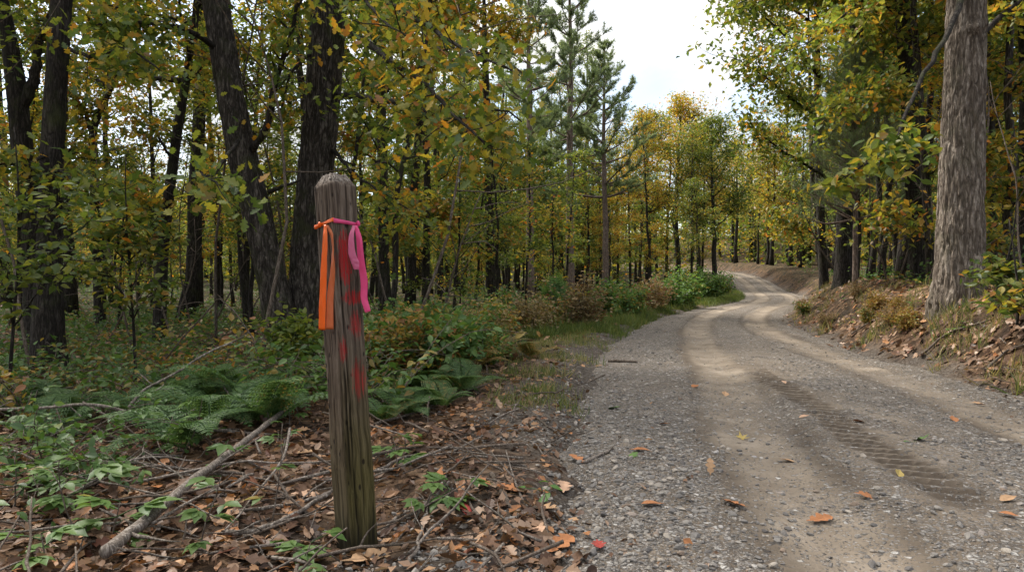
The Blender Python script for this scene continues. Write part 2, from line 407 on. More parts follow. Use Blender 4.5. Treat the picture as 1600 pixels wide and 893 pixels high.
# ------------------------------------------------------------------ ground and road
def steps(segs):
    out = [segs[0][0]]
    for a, b, s0, s1 in segs:
        x = a
        while x < b - 1e-6:
            t = (x - a) / (b - a); x = min(b, x + s0 + (s1 - s0) * t); out.append(x)
    return np.array(out)
gx = np.concatenate([-steps([(5, 12, .12, .6), (12, 60, .6, 5), (60, 420, 6, 60)])[::-1], steps([(-5, 9, .07, .07), (9, 30, .1, .9), (30, 90, .9, 6), (90, 420, 8, 60)])[1:]])
gy = steps([(-40, -6, 4, 2), (-6, 1.8, 1.5, .1), (1.8, 9, .065, .065), (9, 40, .07, .45), (40, 110, .5, 2), (110, 600, 3, 60)])
X, Y = np.meshgrid(gx, gy)
nx, ny = len(gx), len(gy)
mb = MB(); Zg = ground_z(X.ravel(), Y.ravel())
i = (np.arange(ny - 1)[:, None] * nx + np.arange(nx - 1)[None, :]).ravel()
mb.add(np.stack([X.ravel(), Y.ravel(), Zg], 1), np.stack([i, i + 1, i + nx + 1, i + nx], 1))
me = mb.mesh('ground', M_GROUND, True)
lat, zr, hw = road_coord(X.ravel(), Y.ravel()); e = np.abs(lat) - hw
nn = fbm(X.ravel() * 1.5, Y.ravel() * 1.5, s=5)
attr(me, 'gravel', np.where(lat < 0, 1 - sstep(.15, .95, e + .35 * nn), 1 - sstep(.05, .45, e + .2 * nn)))
attr(me, 'green', sstep(.4, 1.2, e) * np.where(lat < 0, sstep(5, 12, Y.ravel()) , .45 * sstep(9, 20, Y.ravel())))
tag(put('ground', me), kind='structure')

ry = steps([(-20, 1.5, 1.5, .08), (1.5, 7.5, .018, .020), (7.5, 20, .03, .2), (20, 130, .25, 1.4)])
# rows follow the centreline by arc length
arc = np.concatenate([[0], np.cumsum(np.linalg.norm(np.diff(CL[:, :2], axis=0), axis=1))])
y0 = np.interp(0, CL[:, 1][:200], arc[:200])
sarc = y0 + ry; sarc = sarc[(sarc > arc[0]) & (sarc < arc[-1])]
cx, cy, hw_ = (np.interp(sarc, arc, CL[:, k]) for k in (0, 1, 3))
tx, ty = np.interp(sarc, arc, _tan[:, 0]), np.interp(sarc, arc, _tan[:, 1])
tl = np.hypot(tx, ty); tx /= tl; ty /= tl
NCOL = 150
w = np.linspace(-1, 1, NCOL)
off = w[None, :] * (hw_[:, None] + .32)
RX = cx[:, None] + off * ty[:, None]; RY = cy[:, None] - off * tx[:, None]
RZ = road_z(RX.ravel(), RY.ravel())
mb = MB(); nr = len(sarc)
i = (np.arange(nr - 1)[:, None] * NCOL + np.arange(NCOL - 1)[None, :]).ravel()
mb.add(np.stack([RX.ravel(), RY.ravel(), RZ], 1), np.stack([i, i + 1, i + NCOL + 1, i + NCOL], 1))
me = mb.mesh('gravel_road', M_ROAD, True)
lat, zr, hw = road_coord(RX.ravel(), RY.ravel()); u = lat + hw; yy = RY.ravel(); xx = RX.ravel()
t1, t2 = track_u(yy, hw)
n = fbm(xx * .9, yy * .9, s=61) ; n2 = fbm(xx * 3, yy * 3, s=66)
tan = np.exp(-((u - t1 + .06 * n) / .30)**4) * (.85 + .35 * n) + np.exp(-((u - t2 + .06 * n) / .27)**4) * (.85 + .35 * n) + .5 * np.exp(-((u - 2.0) / .45)**4) * sstep(-.5, .4, n + .4 * n2) * (1 - sstep(8, 14, yy))
tan = np.clip(tan + .35 * sstep(14, 30, yy) + .12 * n2, 0, 1)
attr(me, 'tan', tan)
tr = u - tread_u(yy)
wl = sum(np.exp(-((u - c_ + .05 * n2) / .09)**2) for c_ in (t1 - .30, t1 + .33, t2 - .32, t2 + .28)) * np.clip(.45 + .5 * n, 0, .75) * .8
attr(me, 'damp_shade', wl * (1 - np.exp(-(tr / .2)**2)) + np.clip((1 - sstep(.12, .30, np.abs(tr + .05 * n2))) * sstep(2.8, 3.6, yy) * (1 - sstep(7, 9.5, yy)) * (.85 + .4 * n), 0, 1) * (.16 + .84 * sstep(-.5, -.1, np.sin((yy - .012 + .35 * tr) / .128 * 2 * PI) + .3 * n2) * (1 - sstep(.11, .16, np.abs(tr)))))  # darker rut lines and damp band; shade of the tread grooves painted in
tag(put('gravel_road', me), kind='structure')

# ------------------------------------------------------------------ world, sun
W = bpy.data.worlds.new('World'); SC.world = W; W.use_nodes = True
N = NT(W.node_tree); W.node_tree.nodes.clear()
SUN_EL, SUN_AZ = math.radians(50), math.radians(-48)      # azimuth from +Y towards +X: sun is ahead on the left
sky = N.n('ShaderNodeTexSky', sky_type='NISHITA', sun_disc=False); sky.sun_elevation = SUN_EL; sky.sun_rotation = SUN_AZ
sky.air_density = 1.0; sky.dust_density = 1.5
tc = N.n('ShaderNodeTexCoord')
mp = N.mapv(tc.outputs['Generated'], (1, 1, 2.2))
cl = N.noise(mp, 2.3, 7, .55, .3)
cf = N.math('MULTIPLY_ADD', N.math('SUBTRACT', cl, .43), 6.0, 0.0, clamp=True)
cf = N.math('MULTIPLY_ADD', cf, .85, .15)
cc = N.ramp(N.noise(mp, 5, 5), [(.3, (10.5, 10.4, 10.2)), (.7, (15.5, 15.2, 14.6))])
sz = N.n('ShaderNodeSeparateXYZ'); N.l(tc.outputs['Generated'], sz.inputs[0])
el = N.math('POWER', N.math('MAXIMUM', sz.outputs[2], 0.0), 2.0)
ov = N.math('MULTIPLY_ADD', el, 1.15, .185)                 # an overcast sky is brightest overhead
mo = N.n('ShaderNodeVectorMath', operation='SCALE'); N.l(cc, mo.inputs[0]); N.l(ov, mo.inputs['Scale'])
c = N.mix(cf, sky.outputs[0], mo.outputs[0])
bg = N.n('ShaderNodeBackground'); bg.inputs['Strength'].default_value = .095; N.l(c, bg.inputs[0])
wo = N.n('ShaderNodeOutputWorld'); N.l(bg.outputs[0], wo.inputs[0])
sl = bpy.data.lights.new('sun', 'SUN'); so = bpy.data.objects.new('sun', sl); COL.objects.link(so)
sl.energy = 2.7; sl.angle = math.radians(14); sl.color = (1, .95, .87)
sd = Vector((math.sin(SUN_AZ) * math.cos(SUN_EL), math.cos(SUN_AZ) * math.cos(SUN_EL), math.sin(SUN_EL)))
so.rotation_euler = sd.to_track_quat('Z', 'Y').to_euler(); so.location = (0, 0, 30)
vs = SC.view_settings; vs.view_transform = 'Standard'; vs.look = 'None'; vs.gamma = 1; vs.exposure = 1.75; vs.use_curve_mapping = False
cy_ = SC.cycles; cy_.max_bounces = 7; cy_.diffuse_bounces = 4; cy_.glossy_bounces = 2; cy_.transmission_bounces = 4; cy_.use_denoising = True
cy_.sample_clamp_indirect = 6
try: cy_.denoiser = 'OPENIMAGEDENOISE'; cy_.denoising_input_passes = 'RGB_ALBEDO_NORMAL'; cy_.denoising_prefilter = 'ACCURATE'
except Exception: pass

# ------------------------------------------------------------------ tree kinds
def leaf_cloud(mb, anchors, per, spread, size, tmpl, rng, flat=.45, tilt=.55, droop=-.25):
    A = np.repeat(anchors, per, 0); n = len(A)
    pos = A + rng.normal(size=(n, 3)) * np.array([spread, spread, spread * flat])
    ax = rand_dir(n, .4, rng); ax[:, 2] += droop
    nr = np.array([0, 0, 1.]) + rng.normal(size=(n, 3)) * tilt
    mb.scatter(tmpl, pos, ax, nr, size * rng.uniform(.65, 1.25, n))

def branch(rng, p, d, L, n, up=.15, wob=.12):
    pts = [np.array(p, float)]; d = np.array(d, float); d /= np.linalg.norm(d)
    for k in range(n):
        d = d + rng.normal(size=3) * wob + np.array([0, 0, up / n]); d /= np.linalg.norm(d)
        pts.append(pts[-1] + d * L / n)
    return np.array(pts)

def gen_broadleaf(seed, H, r0, cb, cr, nl, per, lsize, sides=10, wob=.02, upl=.3, bark=M_BARK, leaf=M_LEAF, spread=.28, tmpl=T_SIMPLE, flat=.45, low=0):
    rng = np.random.default_rng(seed)
    tm, cm = MB(), MB()
    n = 18; t = np.linspace(0, 1, n)
    wx = np.cumsum(rng.normal(size=n)) * wob * H / 6; wy = np.cumsum(rng.normal(size=n)) * wob * H / 6
    trunk = np.stack([wx - wx[0], wy - wy[0], t * H - .25 * (t == 0)], 1)
    rad = r0 * (1 - t)**.75 + .012; rad[0] *= 1.5; rad[1] *= 1.05
    tm.tube(trunk, rad, sides)
    anchors = []
    az = rng.uniform(0, 6.28)
    for k in range(-low, nl):
        h = cb + (H * .97 - cb) * ((k + rng.uniform(0, .8)) / nl) if k >= 0 else rng.uniform(1.6, cb)
        f = max(0, (h - cb) / (H - cb))
        p = np.array([np.interp(h, trunk[:, 2], trunk[:, j]) for j in range(3)])
        az += 2.4 + rng.normal() * .5
        prof = (.55 + .9 * f) if f < .4 else max(.18, .95 * (1 - (f - .4) / .62))
        L = cr * prof * rng.uniform(.75, 1.2) * (1 if k >= 0 else .75)
        el = rng.uniform(.05, .5) + f * .5 if k >= 0 else rng.uniform(-.1, .35)
        d = (math.cos(az) * math.cos(el), math.sin(az) * math.cos(el), math.sin(el))
        b = branch(rng, p, d, L, 7, upl * .5, .13)
        rb = min(.42 * np.interp(h, trunk[:, 2], rad), .014 + .018 * L)
        tm.tube(b, np.linspace(rb, .006, 8), 5, False)
        for q in range(3, 8): anchors.append(b[q])
        for s in range(int(3 + L * 1.6)):
            q = rng.uniform(1.6, 6.8); qi = int(q); pp = b[qi] + (b[qi + 1] - b[qi]) * (q - qi)
            dd = (b[qi + 1] - b[qi]); dd /= np.linalg.norm(dd)
            dd = dd + rng.normal(size=3) * np.array([.8, .8, .35])
            tw = branch(rng, pp, dd, L * rng.uniform(.22, .48), 4, .1, .16)
            tm.tube(tw, np.linspace(rb * .4, .004, 5), 3, False)
            anchors += list(tw[1:])
    anchors = np.array(anchors)
    leaf_cloud(cm, anchors, per, spread, lsize, tmpl, rng, flat)
    return tm.mesh('trunk', bark, True), cm.mesh('crown', leaf)

def gen_pine(seed, H, r0, cb, cr, needles=18, sapling=False):
    rng = np.random.default_rng(seed); tm, cm = MB(), MB()
    n = 16; t = np.linspace(0, 1, n)
    trunk = np.stack([np.cumsum(rng.normal(size=n)) * .02 * H / 14, np.cumsum(rng.normal(size=n)) * .02 * H / 14, t * H], 1); trunk[0, 2] = -.2
    rad = r0 * (1 - t)**.7 + .01; tm.tube(trunk, rad, 10)
    tips = []; dirs = []
    h = cb
    while h < H * .985:
        f = (h - cb) / (H - cb)
        for k in range(rng.integers(3, 6)):
            az = rng.uniform(0, 6.28); L = cr * (1 - f)**.75 * rng.uniform(.5, 1.15) + .3
            if f < .15 and rng.uniform() < .35: L *= .5
            el = rng.uniform(-.1, .25) + f * .6
            p = np.array([np.interp(h, trunk[:, 2], trunk[:, j]) for j in range(3)])
            d = (math.cos(az) * math.cos(el), math.sin(az) * math.cos(el), math.sin(el))
            b = branch(rng, p, d, L, 6, .5, .08)
            tm.tube(b, np.linspace(min(.012 + .016 * L, .6 * np.interp(h, trunk[:, 2], rad)), .006, 7), 4, False)
            for s in range(int(4 + L * 4.0)):
                q = rng.uniform(1.8, 5.95); qi = int(q); pp = b[qi] + (b[qi + 1] - b[qi]) * (q - qi)
                dd = b[qi + 1] - b[qi]; dd /= np.linalg.norm(dd); dd = dd + rng.normal(size=3) * np.array([.75, .75, .25]) + np.array([0, 0, .15])
                tw = branch(rng, pp, dd, rng.uniform(.25, .55) * min(1, L), 3, .25, .1)
                tm.tube(tw, [.008, .006, .005, .004], 3, False)
                for a in range(1, 4): tips.append(tw[a]); dirs.append(tw[a] - tw[a - 1])
            tips.append(b[-1]); dirs.append(b[-1] - b[-2])
        h += rng.uniform(.42, .75) * (.5 if sapling else 1) * max(.55, H / 14)
    for k in range(6 if not sapling else 0):       # dead stubs below the crown
        hh = rng.uniform(cb * .45, cb); az = rng.uniform(0, 6.28)
        p = np.array([np.interp(hh, trunk[:, 2], trunk[:, j]) for j in range(3)])
        tm.tube(branch(rng, p, (math.cos(az), math.sin(az), .1), rng.uniform(.3, 1.3), 4, .0, .15), np.linspace(.02, .006, 5), 4, False)
    tips = np.array(tips); dirs = np.array(dirs); dirs /= np.linalg.norm(dirs, axis=1)[:, None]
    A = np.repeat(tips, needles, 0); D = np.repeat(dirs, needles, 0) * .8 + rng.normal(size=(len(A), 3)) * .6
    cm.scatter((T_NEEDLE[0] * np.array([1, 3.0 if sapling else 13.0, 1]), T_NEEDLE[1]), A + rng.normal(size=A.shape) * .03, D, rand_dir(len(A), 1, rng), rng.uniform(.13, .24, len(A)))
    return tm.mesh('trunk', M_BARKP, True), cm.mesh('crown', M_NEEDLE)

BIG = [gen_broadleaf(100 + k, *a, low=lw) for k, (a, lw) in enumerate([
    ((16.5, .15, 5.0, 3.0, 19, 9, .16), 3), ((18, .18, 6.4, 3.3, 19, 9, .17), 2), ((14.5, .12, 4.2, 2.7, 19, 9, .15), 4), ((17, .15, 7.2, 3.1, 17, 10, .16), 2),
    ((13, .10, 3.6, 2.4, 18, 9, .14), 3), ((19, .20, 7.8, 3.6, 18, 10, .17), 2), ((15.5, .11, 5.6, 2.4, 18, 9, .15), 2)])]
WIDE = [gen_broadleaf(160 + k, *a, upl=.6, spread=.4) for k, a in enumerate([(13.5, .20, 4.2, 4.6, 26, 12, .21), (15, .22, 4.8, 5.0, 26, 12, .22)])]
SAP = [gen_broadleaf(200 + k, *a, sides=6, wob=.03, spread=.2, flat=.25) for k, a in enumerate([
    (5.2, .032, 1.3, 1.7, 13, 7, .12), (6.5, .042, 1.8, 1.9, 14, 7, .13), (4.0, .025, 1.0, 1.4, 11, 7, .11), (8.0, .05, 2.6, 2.0, 15, 7, .13), (3.0, .020, .6, 1.2, 9, 6, .11)])]
PINE = [gen_pine(300, 17.5, .22, 7.2, 3.3), gen_pine(301, 18.5, .24, 7.6, 3.5), gen_pine(302, 14.8, .19, 5.8, 3.3), gen_pine(303, 13.0, .13, 5.0, 2.4)]
PSAP = [gen_pine(320, 5.0, .05, 1.5, 1.3, 12, True)]
BIG_FAR = BIG

POLE = [gen_broadleaf(240 + k, *a, sides=7, spread=.22, flat=.35, low=2) for k, a in enumerate([(9, .085, 3.2, 1.9, 14, 8, .14), (8, .07, 2.6, 1.7, 14, 8, .13), (10, .10, 4.0, 2.0, 14, 8, .14)])]
STEM = [gen_broadleaf(250 + k, *a, sides=8, wob=.035, spread=.25) for k, a in enumerate([(14, .10, 6.0, 2.4, 15, 9, .15), (13, .085, 5.4, 2.2, 15, 9, .15), (15, .12, 6.6, 2.6, 15, 9, .16)])]
_used = {}
def place_tree(kind, x, y, sc, rz, autumn, val, name, label, group=None, cat='tree', z=None, rx=0, ry=0):
    tm, cm = kind
    zz = gz(x, y) - .03 if z is None else z
    r = empty(name, (x, y, zz), rz, sc, rx, ry); tag(r, label, cat, group)
    a = put('trunk', tm, r); b = put('crown', cm, r); b.color = (autumn, val, 0, 1)
    return r

# ------------------------------------------------------------------ big near trees, built one by one
def hero_trunk(path, n_side, dz, ridge, flare=0, seed=0, fr=7, extra=None):
    """path: list of (point, radius); displaced bark"""
    pts = np.array([p for p, r in path]); rad = np.array([r for p, r in path])
    L = np.concatenate([[0], np.cumsum(np.linalg.norm(np.diff(pts, axis=0), axis=1))])
    m = int(L[-1] / dz); s = np.linspace(0, L[-1], m)
    # smooth interpolation
    def sm(col):
        v = np.interp(s, L, col); k = max(3, int(.35 / dz)) | 1
        vp = np.concatenate([2*v[0]-v[1:k//2+1][::-1], v, 2*v[-1]-v[-k//2:-1][::-1]])[:m + k - 1]
        return np.convolve(vp, np.ones(k) / k, 'valid')[:m]
    c = np.stack([sm(pts[:, j]) for j in range(3)], 1); r = sm(rad)
    a = np.arange(n_side) / n_side * 2 * PI
    A, S = np.meshgrid(a, s)
    cosA, sinA = np.cos(A), np.sin(A)
    wv = fbm(cosA * 1.2 + seed, sinA * 1.2, S * 1.1, s=seed, o=2)
    rg = fbm(cosA * fr + wv * .9 + seed, sinA * fr + wv * .9, S * 2.6, s=seed + 3, o=3)
    plate = fbm(cosA * fr * 1.6, sinA * fr * 1.6, S * 7, s=seed + 8, o=2)
    rr = r[:, None] * (1 + .045 * fbm(cosA * .9, sinA * .9, S * .7, s=seed + 5, o=2)) - ridge * (1 - np.clip(np.abs(rg) * 2.2, 0, 1)) + ridge * .35 * plate
    if flare:
        lob = .5 + .5 * np.cos(A * 5 + 1.3 + seed) + .4 * np.cos(A * 3 + seed)
        rr = rr + flare * np.exp(-np.maximum(S - .35, 0) / .28) * (.45 + .55 * lob)
    if extra: rr = rr + extra(A, S)
    v = np.stack([c[:, 0:1] + rr * cosA, c[:, 1:2] + rr * sinA, np.repeat(c[:, 2:3], n_side, 1)], -1)
    mb = MB(); i = np.arange(m - 1)[:, None] * n_side; j = np.arange(n_side)[None, :]; k = (j + 1) % n_side
    mb.add(v.reshape(-1, 3), np.stack([i + j, i + k, i + n_side + k, i + n_side + j], -1).reshape(-1, 4))
    return mb

def limb(mb, leafmb, path, r0, r1, rng, leaves=True, tw=7, per=7, lsize=.13, tmpl=T_OAK2, spread=.16, droop=-.5, start=.35, twl=.55, sides=6):
    pts = np.array(path, float); k = len(pts)
    L = np.concatenate([[0], np.cumsum(np.linalg.norm(np.diff(pts, axis=0), axis=1))])
    s = np.linspace(0, L[-1], max(10, k * 4)); c = np.stack([np.interp(s, L, pts[:, j]) for j in range(3)], 1)
    kk = np.ones(3) / 3
    for j in range(3): c[1:-1, j] = np.convolve(c[:, j], kk, 'valid')
    c[1:-1] += rng.normal(size=(len(c) - 2, 3)) * .012
    mb.tube(c, np.linspace(r0, r1, len(c)), sides)
    if not leaves: return
    anchors = []
    for q in range(tw):
        f = start + (1 - start) * (q + rng.uniform(0, 1)) / tw; qi = min(len(c) - 2, int(f * (len(c) - 1)))
        dd = c[qi + 1] - c[qi]; dd /= np.linalg.norm(dd) + 1e-9; dd = dd + rng.normal(size=3) * np.array([.8, .8, .4])
        t = branch(rng, c[qi], dd, twl * rng.uniform(.5, 1.2), 5, -.15, .2)
        mb.tube(t, np.linspace(r1 * 1.0, .003, 6), 4); anchors += list(t[1:])
    anchors += list(c[int(len(c) * .8):])
    leaf_cloud(leafmb, np.array(anchors), per, spread, lsize, tmpl, rng, .8, .6, droop)

def hero(name, label, group, base_px, d, axis, bark, seed, ridge=.012, flare=.1, n_side=72, dz=.035, fr=7, limbs=(), crown=None, autumn=.45, val=1.0, top=11, cat='tree', parts=(), extra=None):
    """axis: list of (px, py, width px) up the trunk"""
    b = P(axis[0][0], axis[0][1], d); bx, by = b[0], b[1]; bz = gz(bx, by)
    path = []
    for px, py, wd in axis:
        p = P(px, py, d); path.append((np.array([p[0] - bx, p[1] - by, p[2] - bz]), wd * d / F / 2))
    path[0] = (np.array([0, 0, -.45]), path[0][1])
    p1, p2 = path[-2], path[-1]; dirv = (p2[0] - p1[0]); dirv /= np.linalg.norm(dirv)
    zt = p2[0][2]; up = np.array([dirv[0] * .5, dirv[1] * .5, 1.0])
    for q in (1, 2, 3):
        path.append((p2[0] + up * (top - zt) * q / 3, p2[1] * (1 - .28 * q)))
    root = empty(name, (bx, by, bz)); tag(root, label, cat, group)
    mb = hero_trunk(path, n_side, dz, ridge, flare, seed, fr, extra)
    rng = np.random.default_rng(seed + 50)
    put('trunk', mb.mesh('trunk', bark, True), root)
    org = np.array([bx, by, bz])
    lm = MB()
    for lb in limbs:
        bm = MB(); pts = [P(*q) - org for q in lb['p']]
        kw = {k: v for k, v in lb.items() if k not in ('p', 'r')}
        limb(bm, lm, pts, lb['r'][0], lb['r'][1], rng, **kw)
        put('branch', bm.mesh('branch', M_BARK, True), root)
    if crown:                                            # upper crown above the frame
        cb, cr, nl, per, ls = crown
        tp = np.array([p for p, r in path]); bm = MB(); anchors = []
        az = 0.3
        for k in range(nl):
            h = cb + (top * .97 - cb) * (k + .5) / nl; f = (h - cb) / (top - cb)
            p = np.array([np.interp(h, tp[:, 2], tp[:, j]) for j in range(3)]); az += 2.4 + rng.normal() * .4
            L = cr * (1 - .55 * f) * rng.uniform(.7, 1.2); el = rng.uniform(.1, .6)
            bb = branch(rng, p, (math.cos(az) * math.cos(el), math.sin(az) * math.cos(el), math.sin(el)), L, 7, .2, .12)
            bm.tube(bb, np.linspace(.02 + .016 * L, .008, 8), 6)
            anchors += list(bb[3:])
            for s in range(int(3 + L * 2)):
                qi = rng.integers(2, 7); dd = bb[qi] - bb[qi - 1]; dd = dd / np.linalg.norm(dd) + rng.normal(size=3) * np.array([.8, .8, .4])
                t = branch(rng, bb[qi], dd, L * rng.uniform(.2, .45), 4, 0, .15); bm.tube(t, np.linspace(.012, .004, 5), 4); anchors += list(t[1:])
        put('branch', bm.mesh('branch', M_BARK, True), root)
        leaf_cloud(lm, np.array(anchors), per, .25, ls, T_OAK2, rng, .5)
    if lm.v:
        o = put('crown', lm.mesh('crown', M_LEAF), root); o.color = (autumn, val, 0, 1)
    return root

def knot(A, S):
    # branch collars and two callus rings on the pale oak
    k = .028 * np.exp(-((S - 4.1 - .08 * np.cos(A)) / .06)**2) * sstep(-.1, .8, np.cos(A + 1.6)) + .05 * np.exp(-((S - 4.05) / .09)**2 - ((np.mod(A + 1.75 + PI, 2 * PI) - PI) / .25)**2)
    k += .018 * np.exp(-((S - 1.35) / .07)**2) * (.7 + .3 * np.cos(3 * A)) + .03 * np.exp(-((S - .8) / .12)**2 - ((np.mod(A + 1.2 + PI, 2 * PI) - PI) / .3)**2)
    return k

hero('oak_tree', 'massive pale grey oak with furrowed bark on the right bank', None, None, 9.5,
     [(1501, 478, 70), (1500, 430, 67), (1501, 380, 65), (1502, 300, 63), (1504, 200, 59), (1508, 100, 56), (1510, 0, 54)], M_BARKO, 11, .024, .09, 150, .026, 6.5,
     limbs=[dict(p=[(1515, -60, 9.5), (1490, 40, 8.5), (1435, 130, 8.0), (1400, 225, 7.4), (1345, 262, 7.0), (1300, 285, 6.8)], r=(.05, .006), tw=12, per=6, lsize=.125, tmpl=T_OVATE, droop=-.35, start=.66, twl=.42, spread=.09),
            dict(p=[(1530, 60, 9.6), (1570, 20, 9.8), (1640, -30, 10)], r=(.05, .02), tw=8, per=8, start=.3)],
     crown=(6.0, 4.2, 18, 16, .17), autumn=.42, val=1.05, top=14, extra=knot)

hero('oak_tree', 'leaning dark trunk, left of the close pair behind the post', None, None, 10.0,
     [(447, 545, 54), (432, 470, 46), (415, 395, 44), (397, 315, 46), (380, 250, 46), (360, 150, 43), (348, 70, 42), (337, 0, 42)], M_BARKT, 23, .020, .10, 72, .04, 7,
     limbs=[dict(p=[(395, 235, 9.9), (420, 190, 9.7), (432, 120, 9.6), (455, 50, 9.4), (470, -20, 9.3)], r=(.055, .02), tw=9, per=7, start=.4),
            dict(p=[(420, 300, 9.9), (445, 290, 9.7), (470, 280, 9.6)], r=(.035, .012), leaves=False),
            dict(p=[(340, 75, 9.9), (290, 45, 9.4), (220, 35, 8.8), (150, 40, 8.3)], r=(.05, .010), tw=12, per=7, start=.35),
            dict(p=[(372, 220, 9.8), (330, 280, 8.4), (310, 270, 7.0), (340, 285, 6.0)], r=(.03, .006), tw=5, per=4, start=.7, lsize=.15, tmpl=T_OAK)],
     crown=(5.6, 3.6, 12, 9, .15), autumn=.36, val=1.1, top=12)
hero('oak_tree', 'upright thick dark trunk directly behind the marker post', None, None, 10.4,
     [(478, 540, 74), (480, 470, 64), (484, 400, 60), (491, 300, 57), (500, 200, 56), (508, 100, 55), (516, 0, 55)], M_BARKT, 37, .024, .12, 84, .036, 7,
     limbs=[dict(p=[(535, 50, 10.3), (575, 65, 9.3), (615, 100, 8.2), (660, 128, 7.2), (720, 190, 6.2), (770, 230, 5.7)], r=(.06, .008), tw=13, per=6, lsize=.125, tmpl=T_OAK, start=.42, twl=.65),
            dict(p=[(525, 148, 10.3), (570, 152, 9.4), (640, 165, 8.0), (710, 190, 6.9), (780, 165, 6.0), (815, 190, 5.6)], r=(.05, .007), tw=13, per=6, lsize=.125, tmpl=T_OAK, start=.45, twl=.6),
            dict(p=[(520, 235, 10.3), (560, 280, 9.6), (600, 300, 9.0), (660, 345, 8.4)], r=(.03, .006), tw=9, per=6, lsize=.12, start=.4),
            dict(p=[(520, -40, 10.3), (600, 0, 8.5), (680, 50, 7.0), (740, 85, 6.0), (800, 110, 5.5)], r=(.06, .008), tw=12, per=6, lsize=.125, tmpl=T_OAK, start=.4, twl=.7),
            dict(p=[(515, -80, 10.3), (560, -20, 8.5), (590, 30, 7.5), (640, 60, 6.7)], r=(.05, .008), tw=8, per=6, lsize=.12, start=.4, twl=.7),
            dict(p=[(490, 80, 10.3), (455, 110, 9.9), (435, 180, 9.7)], r=(.03, .012), tw=4, per=6, start=.4)],
     crown=(5.8, 4.0, 14, 10, .15), autumn=.42, val=1.1, top=13)
hero('black_trunk_tree', 'straight near black trunk standing far left among low leaves', None, None, 9.0,
     [(76, 585, 52), (75, 500, 44), (77, 400, 36), (81, 250, 33), (88, 120, 31), (96, 0, 30)], M_BARK, 41, .010, .08, 48, .05, 7,
     limbs=[dict(p=[(95, 70, 9), (140, 90, 8.5), (200, 75, 8), (250, 110, 7.6)], r=(.035, .008), tw=9, per=7, start=.3),
            dict(p=[(78, 240, 9), (40, 260, 8.4), (0, 250, 8)], r=(.03, .01), tw=6, per=7, start=.3),
            dict(p=[(85, 260, 9), (130, 290, 8), (180, 300, 7.2)], r=(.025, .006), tw=8, per=6, start=.3)],
     crown=(5.4, 3.4, 11, 9, .15), autumn=.30, val=1.05, top=11)
hero('crooked_trunk_tree', 'crooked forked trunk at the left picture border', None, None, 11.0,
     [(58, 575, 40), (55, 450, 33), (48, 350, 31), (35, 230, 30), (25, 130, 28), (12, 50, 22), (0, -10, 19)], M_BARK, 43, .010, .07, 40, .06, 7,
     limbs=[dict(p=[(32, 170, 11), (55, 120, 11), (60, 60, 11), (90, 0, 11)], r=(.10, .03), tw=8, per=7, start=.5),
            dict(p=[(45, 300, 11), (90, 260, 10.8), (130, 200, 10.4)], r=(.03, .01), tw=8, per=7, start=.3)],
     crown=(5.8, 3.2, 10, 9, .15), autumn=.40, val=.95, top=11)
hero('slender_tree', 'slender dark bent trunk between the black trunk and the pair', None, None, 13.0,
     [(248, 540, 22), (250, 470, 19), (255, 380, 17), (266, 290, 16), (275, 220, 15), (288, 140, 13), (302, 60, 11), (308, 0, 10)], M_BARK, 47, .005, .03, 28, .07, 5,
     limbs=[dict(p=[(270, 250, 13), (240, 200, 12.6), (215, 190, 12.2)], r=(.03, .008), tw=7, per=8, start=.3),
            dict(p=[(258, 360, 13), (225, 310, 12.6), (190, 300, 12)], r=(.025, .006), tw=8, per=8, start=.3),
            dict(p=[(290, 130, 13), (330, 90, 12.5), (370, 60, 12)], r=(.025, .006), tw=8, per=8, start=.3)],
     crown=(4.8, 2.5, 11, 8, .14), autumn=.5, top=9)
hero('forked_tree', 'small forked tree with two thin arms in the left woods', None, None, 16.0,
     [(158, 530, 17), (152, 400, 14), (146, 260, 13), (145, 200, 12), (160, 165, 10), (185, 110, 9), (196, 60, 8)], M_BARK, 53, .004, .03, 24, .08, 5,
     limbs=[dict(p=[(146, 215, 16), (132, 170, 16), (110, 150, 15.6)], r=(.06, .02), tw=7, per=9, start=.4, lsize=.16),
            dict(p=[(170, 150, 16), (172, 90, 16), (165, 30, 16)], r=(.05, .015), tw=7, per=9, start=.4, lsize=.16),
            dict(p=[(150, 330, 16), (115, 260, 15.6), (90, 255, 15)], r=(.03, .008), tw=7, per=9, start=.4, lsize=.16)],
     crown=(5.5, 2.5, 10, 8, .15), autumn=.5, top=9)
hero('slender_tree', 'tall straight slender trunk just right of the marker post', None, None, 16.5,
     [(600, 500, 20), (600, 420, 17), (598, 300, 16), (595, 150, 15), (594, 0, 14)], M_BARK, 59, .005, .03, 28, .08, 5,
     limbs=[dict(p=[(597, 150, 16.5), (640, 110, 16), (690, 90, 15.5)], r=(.03, .008), tw=8, per=9, start=.3, lsize=.16),
            dict(p=[(598, 260, 16.5), (560, 230, 16), (540, 200, 15.5)], r=(.03, .008), tw=8, per=9, start=.3, lsize=.16),
            dict(p=[(600, 330, 16.5), (650, 310, 16), (700, 330, 15.5)], r=(.03, .008), tw=8, per=9, start=.3, lsize=.16)],
     crown=(6, 3, 14, 15, .17), autumn=.6, top=12)
